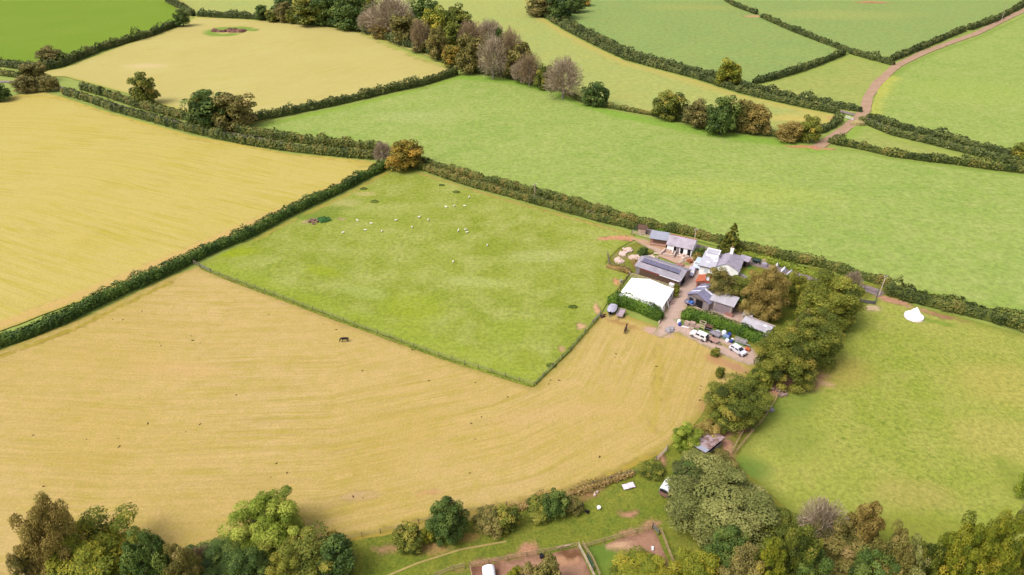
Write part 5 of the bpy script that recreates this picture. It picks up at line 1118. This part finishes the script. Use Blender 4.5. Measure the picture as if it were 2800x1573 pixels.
# stone heaps: each heap one thing
def heap(label, px, R, n, m=STONE, name='stone_heap', cat='stones', hz=.5, sz=(.35, .8)):
    mb = MB()
    for k in range(n):
        r = R * math.sqrt(random.random()); a = random.uniform(0, 6.28); s = random.uniform(*sz); hh = hz * (1 - r / R * .7)
        t = MB().box(-s, s, -s * random.uniform(.5, .9), s * random.uniform(.5, .9), -.15, random.uniform(.15, .4))
        M = Matrix.Translation((r * math.cos(a), r * math.sin(a), hh * random.random())) @ Matrix.Rotation(random.uniform(0, 6), 4, 'Z') @ Matrix.Rotation(random.uniform(-.4, .4), 4, 'X')
        mb.add([M @ Vector(v) for v in t.v], t.f)
    return single(name, mb, m, label, cat, at(px), 0, 'stone and rubble heaps')
heap('pale stone heap at the top of the weedy corner beside the sheep pasture', (1716, 684), 1.1, 14)
heap('cream stone heap at the left of the weedy corner', (1702, 696), .9, 14)
heap('pink stone heap beside the left end of the solar roofed barn', (1736, 706), 1.2, 16)
heap('lowest stone heap in the weedy corner, by the weathered fence', (1692, 713), 1.4, 20)
heap('rubble heap in the yard below the white stable doors', (1866, 702), 1.5, 22, STONE, 'rubble_heap', 'rubble', .4, (.2, .5))
heap('pinkish rubble heap behind the solar roofed barn', (1786, 706), 1.3, 18, STONE, 'rubble_heap', 'rubble', .4, (.2, .5))
heap('rubble beside the slated wing of the farmhouse', (2026, 758), 1.6, 26, mat('grey_stone', C(204, 192, 190), C(172, 160, 158), 2), 'rubble_heap', 'rubble', .3, (.2, .5))
heap('brown brushwood heap beside the nettle clump in the sheep pasture', (856, 607), 1.7, 26, mat('brushwood', C(176, 140, 118), C(140, 108, 90), 3, .9), 'brush_heap', 'brushwood', .6, (.12, .5))
heap('low brick heap near the rubble in the yard', (1860, 726), 1.0, 14, BRICK, 'brick_heap', 'bricks', .3, (.2, .45))
heap('low heap of paving rubble where the lane meets the hay field', (1830, 903), .9, 8, SLAB, 'rubble_heap', 'rubble', .15, (.3, .6))
def wall(label, px, h=.7, th=.3, m=STONE, name='low_wall'):
    pts = GL(px); o0 = pts[0]; mb = MB()
    for a, b_ in zip(pts[:-1], pts[1:]): mb.bar((a.x - o0.x, a.y - o0.y, h / 2), (b_.x - o0.x, b_.y - o0.y, h / 2), th, h)
    for a, b_ in zip(pts[:-1], pts[1:]): mb.bar((a.x - o0.x, a.y - o0.y, h + .04), (b_.x - o0.x, b_.y - o0.y, h + .04), th + .08, .07)
    return single(name, mb, m, label, 'wall', o0, 0, 'low walls')
wall('low stone wall enclosing the yard in front of the white stable', [(1806, 697), (1818, 686), (1842, 690)])
wall('low stone wall across the middle of the stable yard', [(1812, 699), (1842, 704), (1846, 692)])
wall('low pink wall in front of the boarded shed', [(1946, 846), (1975, 857), (2003, 868)], .8, .3, BRICK)
wall('low cream wall along the lane beside the marquee', [(1842, 802), (1828, 828), (1812, 860), (1801, 886)], .35, .25, PALEW)
def planks(label, px, rz, n=7, L=2.6, m=PALEW, name='plank_stack'):
    mb = MB()
    for k in range(n):
        a = random.uniform(-.06, .06); y = (k % 4) * .28 - .4; z = .06 + (k // 4) * .1
        mb.bar((-L / 2, y + a, z), (L / 2, y - a, z), .2, .07)
    return single(name, mb, m, label, 'planks', at(px), rz, 'timber')
planks('stacked planks lying in the stable yard near the brick heap', (1862, 716), .6)
planks('planks lying beside the pinkish rubble heap', (1800, 694), -.2, 6)
planks('grey planks lying along the wall of the stable yard', (1848, 697), -.5, 8, 2.0, POSTG)
mb = MB()
for k in range(14): y = (k % 5) * .34 - .7; z = .17 + (k // 5) * .3; mb.tube((-.5, y, z), (.5, y, z), .16, n=9)
single('log_pile', mb, mat('cut_logs', C(206, 130, 84), C(170, 100, 64), 3), 'orange brown log pile at the edge of the stable yard', 'log pile', at((1885, 717)), .4)
def pallets(label, px, n, rz, m=PALEW):
    mb = MB()
    for k in range(n):
        z = k * .19
        for j in range(5): mb.box(-.6, .6, -.5 + j * .225, -.4 + j * .225, z + .1, z + .13)
        for x in (-.55, 0, .5): mb.box(x - .05, x + .05, -.5, .5, z, z + .1)
    return single('pallet_stack', mb, m, label, 'pallets', at(px), rz, 'pallet stacks')
PLK = mat('pink_pallets', C(232, 200, 186, 0.6), C(206, 168, 150, 0.55), 1.5)
pallets('pallet stack at the left end of the clutter row behind the off-roader', (1878, 890), 6, -.6, PLK)
pallets('taller pinkish pallet stack behind the off-roader', (1893, 893), 7, -.5, PLK)
pallets('low pallet stack between the taller stack and the timber frame', (1905, 896), 4, -.7, PLK)
pallets('pale pallets heaped in front of the pinkish stack', (1890, 898), 2, -.2)
mb = MB(); h = 2.2
for x in (-.65, .65):
    for y in (-.5, .5): mb.bar((x, y, 0), (x, y, h), .1, .1)
for z in (.9, h - .05):
    for y in (-.5, .5): mb.bar((-.65, y, z), (.65, y, z), .1, .1)
    for x in (-.65, .65): mb.bar((x, -.5, z), (x, .5, z), .1, .1)
mb.bar((-.65, -.5, 1.5), (.65, -.5, 1.5), .1, .1)
single('timber_rack', mb, PALEW, 'pale upright timber frame behind the off-roader', 'rack', at((1919, 901)), AX)
o = thing('log_store', 'dark open log store right of the timber frame', 'log store', at((1936, 902)), AX)
part('box', MB().box(-.9, .9, -.4, .4, .05, 1.1), DARK, o); part('roof', MB().slab([(-1, -.55, 1.15), (1, -.55, 1.15), (1, .5, 1.35), (-1, .5, 1.35)], .06), BROWN, o); part('shelf', MB().box(-.9, .9, -.46, -.4, .5, .58), SLAB, o)
mb = MB().bar((-1.3, 0, .08), (1.3, .1, .12), .12, .1).bar((-1.2, .3, .08), (1.2, .25, .1), .1, .1)
single('scaffold_poles', mb, WHITEP, 'white poles lying on the grass in front of the pallets', 'poles', at((1878, 897)), AX + .15)
def barrel(label, px, m, r=.32, h=.9):
    mb = MB(); mb.tube((0, 0, 0), (0, 0, h * .33), r * .94, r, 14).tube((0, 0, h * .33), (0, 0, h * .66), r, r, 14).tube((0, 0, h * .66), (0, 0, h), r, r * .9, 14).tube((0, 0, h * .33 - .02), (0, 0, h * .33 + .02), r * 1.05, r * 1.05, 14).tube((0, 0, h * .66 - .02), (0, 0, h * .66 + .02), r * 1.05, r * 1.05, 14)
    return single('barrel', mb, m, label, 'barrel', at(px), 0, 'barrels')
barrel('white barrel at the lane corner behind the pallets', (1856, 884), WHITEP, .4, .9)
barrel('blue barrel at the lane corner', (1858, 890), BLUEP, .4, .7)
barrel('white barrel, leftmost of the group near the hatchback', (1979, 915), WHITEP, .5, 1.0)
barrel('pale blue barrel with white lid beside the leftmost white one', (1982, 922), LBLUE, .42, .8)
barrel('dark blue barrel at the back of the group near the hatchback', (1993, 920), BLUEP, .5, .9)
barrel('pale blue barrel in front of the dark blue one', (1989, 926), LBLUE, .38, .8)
barrel('small white tub left of the hatchback roof', (1988, 934), WHITEP, .42, .6)
barrel('blue drum just behind the hatchback', (1999, 936), BLUEP, .4, .7)
barrel('white drum between the blue drum and the pale frames', (2002, 932), WHITEP, .3, .6)
mb = MB()
for k in range(5): mb.blob((random.uniform(-.6, .6), random.uniform(-.3, .3), .15), (.4, .35, .3), 8, 5, .2)
single('rubbish_sacks', mb, mat('pale_sacks', C(214, 216, 224), C(190, 192, 200), 2), 'pale sacks dumped at the hedge foot behind the grey trailer', 'sacks', at((1962, 908)), 0)
o = thing('cage_frames', 'pale grey cage frames leaning in a row behind the hatchback', 'cage', at((2024, 936)), math.radians(-38))
for k in range(3):
    mb = MB(); x = -1.3 + k * .95
    mb.box(x, x + .85, -.5, .5, .1, .16); 
    for a in (x, x + .42, x + .8):
        mb.bar((a, -.5, .1), (a, -.5, .9), .07).bar((a, .5, .1), (a, .5, .9), .07).bar((a, -.5, .9), (a, .5, .9), .07)
    mb.bar((x, -.5, .9), (x + .8, -.5, .9), .07).bar((x, .5, .9), (x + .8, .5, .9), .07).bar((x, -.5, .5), (x + .8, -.5, .5), .06)
    mb.box(x + .1, x + .75, -.4, .4, .16, .45 + .1 * k)
    part('cage', mb, mat('cage_pale', C(222, 212, 216), C(198, 188, 192), 2), o)
mb = MB().box(-.9, .9, -.12, .12, .5, .75).bar((-.8, 0, 0), (-.8, 0, .5), .1).bar((.8, 0, 0), (.8, 0, .5), .1)
single('steel_trough', mb, SLAB, 'grey trough between the cage frames and the orange tarpaulin', 'trough', at((2040, 948)), math.radians(-38))
mb = MB()
for k in range(6): mb.blob((random.uniform(-.6, .6), random.uniform(-.4, .4), .2), (random.uniform(.35, .55), random.uniform(.3, .5), random.uniform(.3, .6)), 9, 5, .15)
single('tarpaulin', mb, ORANGE, 'orange tarpaulin bundle right of the hatchback', 'tarpaulin', at((2046, 958)), -.5)
box_obj('white_chest', 'white chest at the back right corner of the marquee', 'chest', (1836, 784), 1.3, .8, .9, WHITEP)
box_obj('feed_bin', 'white and dark feed bin left of the marquee', 'feed bin', (1698, 772), .6, .5, .7, SLAB, .3)
mb = MB().box(-1.6, 1.6, -.4, 1.2, 0, .1)
single('timber_deck', mb.box(-1.6, 1.6, -.45, -.4, 0, .5), mat('red_brown_deck', C(150, 86, 76), C(128, 70, 62), 1, .85, wave=5), 'red brown timber deck in front of the workshop', 'deck', at((1923, 838)), AX)
heap('junk pile against the workshop front', (1913, 827), .9, 14, mat('mixed_junk', C(196, 160, 152), C(120, 100, 104), 5, .7), 'junk_pile', 'junk', .7, (.12, .35))
heap('pile of rubbish along the lane beside the marquee entrance', (1836, 828), .8, 9, mat('pale_junk', C(222, 190, 186), C(196, 150, 140), 5, .7), 'junk_pile', 'junk', .3, (.12, .3))
heap('rusty scrap pile under the broad tree by the east paddock', (2131, 1072), 1.6, 26, mat('rusty_scrap', C(140, 100, 92), C(220, 190, 176), 4, .7), 'scrap_pile', 'scrap', .6, (.12, .5))
heap('grey rubbish pile under the lowest broad tree', (2100, 1118), 1.2, 16, mat('grey_scrap', C(196, 184, 196), C(160, 150, 180), 4, .7), 'scrap_pile', 'scrap', .3, (.15, .4))
# bell tent
p = at((2498, 868)); o = thing('bell_tent', 'white bell tent pitched on the east paddock', 'tent', p, .5)
n = 20; R = 2.2; mb = MB(); rg = lambda r, z, k=0: [(r * (1 + .02 * math.cos(i * math.pi)) * math.cos(2 * math.pi * i / n), r * math.sin(2 * math.pi * i / n), z) for i in range(n)]
mb.add(rg(R, .6) + rg(R * .62, 1.25) + rg(R * .3, 2.25) + rg(.06, 2.95), [(j * n + i, j * n + (i + 1) % n, (j + 1) * n + (i + 1) % n, (j + 1) * n + i) for j in range(3) for i in range(n)] + [tuple(range(3 * n, 4 * n))])
part('canopy', mb, FABRIC, o)
part('side_wall', MB().add(rg(R * 1.02, 0) + rg(R * .99, .6), [(i, (i + 1) % n, n + (i + 1) % n, n + i) for i in range(n)]), mat('tent_wall', C(244, 232, 240, .8), C(236, 222, 232, .8), 1), o)
part('vent', MB().box(-.95, -.75, -1.25, -1.05, 1.25, 1.45), mat('tent_vent', C(200, 190, 200), None, 1), o)
part('door', MB().slab([(-.25, -2.25, .1), (.45, -2.23, .1), (.2, -1.5, 1.25), (0, -1.5, 1.25)], .02), mat('tent_wall', None or C(244, 232, 240, .8)), o)
for i in range(8):
    a = i * math.pi / 4 + .2; part('guy_rope', MB().bar((R * math.cos(a), R * math.sin(a), .62), ((R + 1.1) * math.cos(a), (R + 1.1) * math.sin(a), 0), .02), PALEW, o)
# things along the bottom
mb = MB().box(-1.1, 0, -.6, .6, .25, .3).box(.04, 1.15, -.55, .65, .3, .35)
for x in (-1, -.1, .2, 1.0): mb.bar((x, -.5, 0), (x, -.5, .3), .06).bar((x, .5, 0), (x, .5, .3), .06)
single('folding_table', mb, mat('pinkish_white', C(234, 214, 224, .7), C(216, 196, 206, .7), 1), 'two pale table tops set side by side at the bramble strip', 'table', at((1718, 1332)), math.radians(15))
heap('white rubbish lying in the brambles near the bucket', (1629, 1352), .6, 7, STONE, 'rubbish_pile', 'rubbish', .2, (.08, .2))
def bucket(label, px, m, r=.3, h=.4, rx=0):
    mb = MB(); mb.tube((0, 0, .02), (0, 0, h), r * .8, r, 14); mb.tube((0, 0, h), (0, 0, h + .03), r * 1.06, r * 1.06, 14)
    o = single('bucket', mb, m, label, 'bucket', at(px, .05 if not rx else .2), 0, 'buckets'); o.rotation_euler = (rx, 0, .6); return o
bucket('white bucket on the grass below the bramble strip', (1637, 1391), WHITEP, .34)
bucket('round black tub right of the bush trio', (1589, 1384), BLACKP, .38, .45)
bucket('black tub tipped on its side beside the round one', (1602, 1396), BLACKP, .32, .6, 1.3)
o = thing('pony_shelter', 'white barrel roofed hut inside the sand arena', 'hut', at((1338, 1583)), math.radians(8))
pr = [(1.0 * math.cos(a), 1.0 + .65 * math.sin(a)) for a in [math.pi * i / 12 for i in range(13)]]
part('wall', MB().box(-1, 1, -1.4, 1.4, 0, 1.0), mat('hut_wall', C(220, 214, 222), C(200, 194, 202), 1), o)
part('roof', MB().add([(x, -1.45, z) for x, z in pr] + [(x, 1.45, z) for x, z in pr], [(i, i + 1, 14 + i, 13 + i) for i in range(12)] + [tuple(range(13)), tuple(range(13, 26))]), WHITEP, o)
o = thing('garden_bench', 'white and blue garden bench at the bottom edge below the bare twigs', 'bench', at((940, 1572)), math.radians(12))
part('seat', MB().box(-.7, .7, -.25, .25, .4, .46), LBLUE, o); part('backrest', MB().box(-.7, .7, .25, .31, .46, .95), WHITEP, o)
for x in (-.6, .6): part('leg', MB().box(x - .05, x + .05, -.25, .25, 0, .4), WHITEP, o)
single('feeder', MB().tube((0, 0, 0), (0, 0, .5), .35, .35, 14).tube((0, 0, .5), (0, 0, .56), .38, .38, 14), BLACKP, 'black feeder hanging place on the arena rail', 'feeder', at((1481, 1524)), 0)
# pale pieces in the turnout pen
heap('white scraps lying in the turnout pen', (1787, 1502), .35, 4, WHITEP, 'rubbish_pile', 'rubbish', .1, (.08, .2))
mb = MB(); mb.bar((0, 0, .1), (2.4, .4, .1), .16, .14)
single('ground_rail', mb, PALEW, 'pale rail lying along the grey timber above the arena', 'rail', at((1522, 1500)), .1)
mb = MB().box(-.3, .3, -.25, .25, 0, .8)
p = G(2345, 340); mb = MB().blob((0, 0, .3), (3.0, 2.2, 1.6), 12, 6, .1)
single('muck_heap', mb, mat('straw_muck', C(196, 176, 120), C(176, 156, 100), 1), 'round straw heap beside the upper lane gate', 'muck heap', p)

# ================================================================== ANIMALS
def skinned(name, verts, edges, radii, m, sub=1):
    me = bpy.data.meshes.new(name); me.from_pydata(verts, edges, [])
    t = bpy.data.objects.new('temp', me); COL.objects.link(t)
    t.modifiers.new('skin', 'SKIN'); s = t.modifiers.new('sub', 'SUBSURF'); s.levels = sub
    for d, r in zip(me.skin_vertices[0].data, radii): d.radius = (r if isinstance(r, tuple) else (r, r))
    me.skin_vertices[0].data[0].use_root = True
    bpy.context.view_layer.update()
    out = bpy.data.meshes.new_from_object(t.evaluated_get(bpy.context.evaluated_depsgraph_get())); out.name = name
    bpy.data.objects.remove(t); out.materials.clear(); out.materials.append(m); return out
def quadruped(s, back, legl, neck, headp, body_r, leg_r, nr, hr, m, name):
    """x forward; hips first, spine, neck, head, four jointed legs, tail"""
    L = back; h = legl + body_r * .55
    v = [(-L / 2, 0, h), (0, 0, h - .02 * s), (L / 2 * .8, 0, h + .01 * s), (L / 2 * 1.15, 0, h + .05 * s)] + neck + headp
    n = len(v); e = [(i, i + 1) for i in range(n - 1)]; r = [body_r * .92, body_r, body_r * .95, body_r * .62] + [nr * (1 - .12 * i) for i in range(len(neck))] + hr
    for x, par, back_ in ((-L / 2, 0, True), (L / 2 * .8, 2, False)):
        for y in (-body_r * .55, body_r * .55):
            k = len(v)
            if back_: v += [(x - .02 * s, y, h - body_r * .5), (x + .06 * s, y, legl * .62), (x - .10 * s, y, legl * .36), (x - .07 * s, y, .03)]
            else: v += [(x, y, h - body_r * .5), (x + .02 * s, y, legl * .62), (x + .03 * s, y, legl * .34), (x + .02 * s, y, .03)]
            e += [(par, k), (k, k + 1), (k + 1, k + 2), (k + 2, k + 3)]; r += [leg_r * 1.7, leg_r * 1.25, leg_r * .85, leg_r * .9]
    k = len(v); v += [(-L / 2 - body_r * 1.0, 0, h + body_r * .3), (-L / 2 - body_r * 1.25, 0, h - body_r * .9)]; e += [(0, k), (k, k + 1)]; r += [leg_r * .7, leg_r * .7]
    return skinned(name, v, e, r, m)
WOOL = mat('wool', C(240, 234, 222, .75), C(222, 214, 200, .7), 6, .95)
WFACE = mat('sheep_face', C(226, 214, 200), C(200, 186, 172), 6, .9)
HBLK = mat('black_coat', C(44, 34, 34), C(30, 24, 26), 3, .6); HBRN = mat('dark_bay_coat', C(92, 60, 48), C(70, 46, 38), 3, .6)
sheep_a = quadruped(1, .62, .34, [(.50, 0, .58)], [(.62, 0, .38), (.70, 0, .26)], .24, .05, .13, [.09, .06], WOOL, 'body')
sheep_b = quadruped(1, .62, .34, [(.46, 0, .72)], [(.62, 0, .80), (.74, 0, .76)], .24, .05, .12, [.095, .06], WOOL, 'body')
def sheep(label, px, rz, me):
    p = at(px); o = thing('sheep', label, 'sheep', p, rz, 'sheep in the pasture'); o.scale = (0.8,) * 3
    obj('body', me, o); hx = (.66, .32) if me is sheep_a else (.68, .78)
    part('face', MB().blob((hx[0], 0, hx[1]), (.10, .075, .10), 8, 5), WFACE, o)
    for y in (-.09, .09): part('ear', MB().blob((hx[0] - .06, y * 1.25, hx[1] + .08), (.03, .07, .025), 6, 4), WFACE, o)
SH = [(978, 605, 2.7, 'white sheep grazing nearest the nettle clump'), (1015, 613, 3.1, 'white sheep right of the one nearest the nettles, slightly lower'), (999, 631, 3.0, 'white sheep in the left group, second lowest'),
 (938, 638, .2, 'white sheep lowest and leftmost of the left group'), (1044, 634, -1.5, 'white sheep facing the hay field at the right of the left group'), (1083, 604, .3, 'white sheep grazing sideways between the two groups'),
 (1146, 596, .5, 'white sheep in the middle of the pasture, left of a pair'), (1171, 603, 1.6, 'white sheep in the middle, right of a pair'), (1127, 623, -1.4, 'white sheep just below the middle pair'),
 (1253, 633, 1.3, 'white sheep left of the two standing close together'), (1273, 630, .2, 'upper of the two white sheep standing close together at the right'), (1277, 637, .1, 'lower of the two white sheep standing close together at the right'),
 (1282, 542, 1.2, 'white sheep farthest back, nearest the clipped hedge'), (1242, 565, 1.0, 'white sheep in the middle of the back row of three'), (1271, 565, 3.0, 'white sheep at the right of the back row of three'),
 (1220, 568, 2.6, 'white sheep at the left of the back row of three'), (1332, 673, 1.5, 'white sheep alone at the right of the pasture'), (1239, 718, 1.5, 'white sheep alone, lowest of the flock')]
for i, (x, y, r, lab) in enumerate(SH): sheep(lab, (x, y), r, sheep_a if i % 3 else sheep_b)
horse_g = quadruped(2, 1.35, .82, [(.98, 0, .98), (1.15, 0, .62)], [(1.25, 0, .34), (1.38, 0, .12)], .34, .085, .21, [.13, .085], HBLK, 'body')
horse_s = quadruped(2, 1.35, .85, [(1.0, 0, 1.38), (1.2, 0, 1.62)], [(1.4, 0, 1.72), (1.68, 0, 1.52)], .34, .085, .20, [.14, .09], HBRN, 'body')
def horse(label, px, rz, me, m, s=1.0):
    o = thing('horse', label, 'horse', at(px), rz, 'horses'); o.scale = (s,) * 3; obj('body', me, o)
    if me is horse_g: part('mane', MB().bar((.75, 0, 1.28), (1.12, 0, .82), .07, .16), DARK, o)
    else: part('mane', MB().bar((.85, 0, 1.45), (1.12, 0, 1.78), .07, .18), DARK, o)
    part('tail_hair', MB().tube((-1.0, 0, 1.0), (-1.08, 0, .4), .07, .04, 7), DARK, o)
horse('black pony grazing alone in the middle of the hay field', (943, 934), math.pi + .15, horse_g, HBLK, .92)
horse('dark bay horse standing in the hay field below the covered boat', (1710, 908), math.radians(70), horse_s, HBRN, .95)
calf = skinned('body', [(-.45, 0, .28), (0, 0, .32), (.4, 0, .32), (.62, 0, .5), (.82, 0, .55), (1.0, 0, .45), (.35, -.3, .12), (.7, -.32, .08), (.35, .3, .12), (.7, .32, .08), (-.35, -.32, .14), (.05, -.42, .08), (-.35, .32, .14), (.05, .42, .08)],
   [(0, 1), (1, 2), (2, 3), (3, 4), (4, 5), (2, 6), (6, 7), (2, 8), (8, 9), (0, 10), (10, 11), (0, 12), (12, 13)], [.28, .3, .26, .15, .13, .08, .1, .06, .1, .06, .12, .06, .12, .06], HBRN)
o = thing('foal', 'dark brown foal lying beside the boat at the end of the fence', 'foal', at((1646, 867)), math.radians(20), 'horses'); o.scale = (1.15,) * 3; obj('body', calf, o)
for y in (-.08, .08): part('ear', MB().tube((.76, y, .63), (.74, y * 1.3, .78), .035, .01, 6), HBRN, o)
# droppings and dark tufts in the hay field
dm = MB()
for k in range(5): dm.blob((random.uniform(-.2, .2), random.uniform(-.15, .15), .03), (random.uniform(.12, .22), random.uniform(.1, .2), random.uniform(.08, .14)), 7, 4, .15)
DM = dm.mesh('dung_pile', mat('dung', C(112, 84, 50), C(86, 62, 38), 4, .95))
spots = [(92, 1190), (236, 1202), (324, 1199), (326, 1222), (404, 1158), (508, 1181), (547, 1160), (383, 1091), (523, 919), (528, 931), (548, 939), (437, 938), (440, 946), (308, 874), (336, 875), (388, 851), (735, 860), (884, 885), (919, 902), (1128, 957), (1172, 1042), (1300, 1046), (1388, 1086), (646, 1080), (992, 1014), (1501, 1050), (1505, 1040), (1530, 1040), (1684, 968), (1682, 978), (1795, 1002), (1967, 1014), (1964, 1036), (1916, 1056), (1914, 1094), (1915, 1066), (740, 1305), (785, 1294), (756, 1267), (965, 1358), (992, 1362), (1284, 1294), (1288, 1158), (1300, 1201), (1316, 1140), (38, 1405), (120, 1330), (1640, 1250), (2013, 1019), (2040, 1020)]
for i, (x, y) in enumerate(spots):
    o = tag(obj('dung_pile', DM, None, at((x, y), -.05), random.uniform(0, 6)), 'small dark dung pile lying on the tan hay field', 'dung pile', 'dung piles on the hay field'); k = random.uniform(.4, .9); o.scale = (k * 1.2, k, k)
for x, y, s, lab in ((1248, 526, 1.0, 'dark rush tuft near the clipped hedge in the sheep pasture'), (1024, 552, 1.1, 'dark rush tuft above the left group of sheep'), (994, 517, 1.0, 'rush tuft beside the dark green hedge in the sheep pasture'), (1208, 507, .8, 'pale rush tuft near the top corner of the sheep pasture'), (1566, 840, .9, 'rush tuft near the right side of the sheep pasture'), (1508, 1000, .9, 'rush tuft at the lower corner of the sheep pasture')):
    p = at((x, y)); n = 160; d = unit(n); d[:, 2] = np.abs(d[:, 2])
    me = quads_mesh('rush_tuft', d * np.array([1.3, .8, .5]) * s, d + .4 * unit(n), RNG.uniform(.2, .4, n), RNG.uniform(.1, .7, n), LM('dark'), .4)
    tag(obj('rush_tuft', me, None, p), lab, 'rush tuft', 'rush tufts')
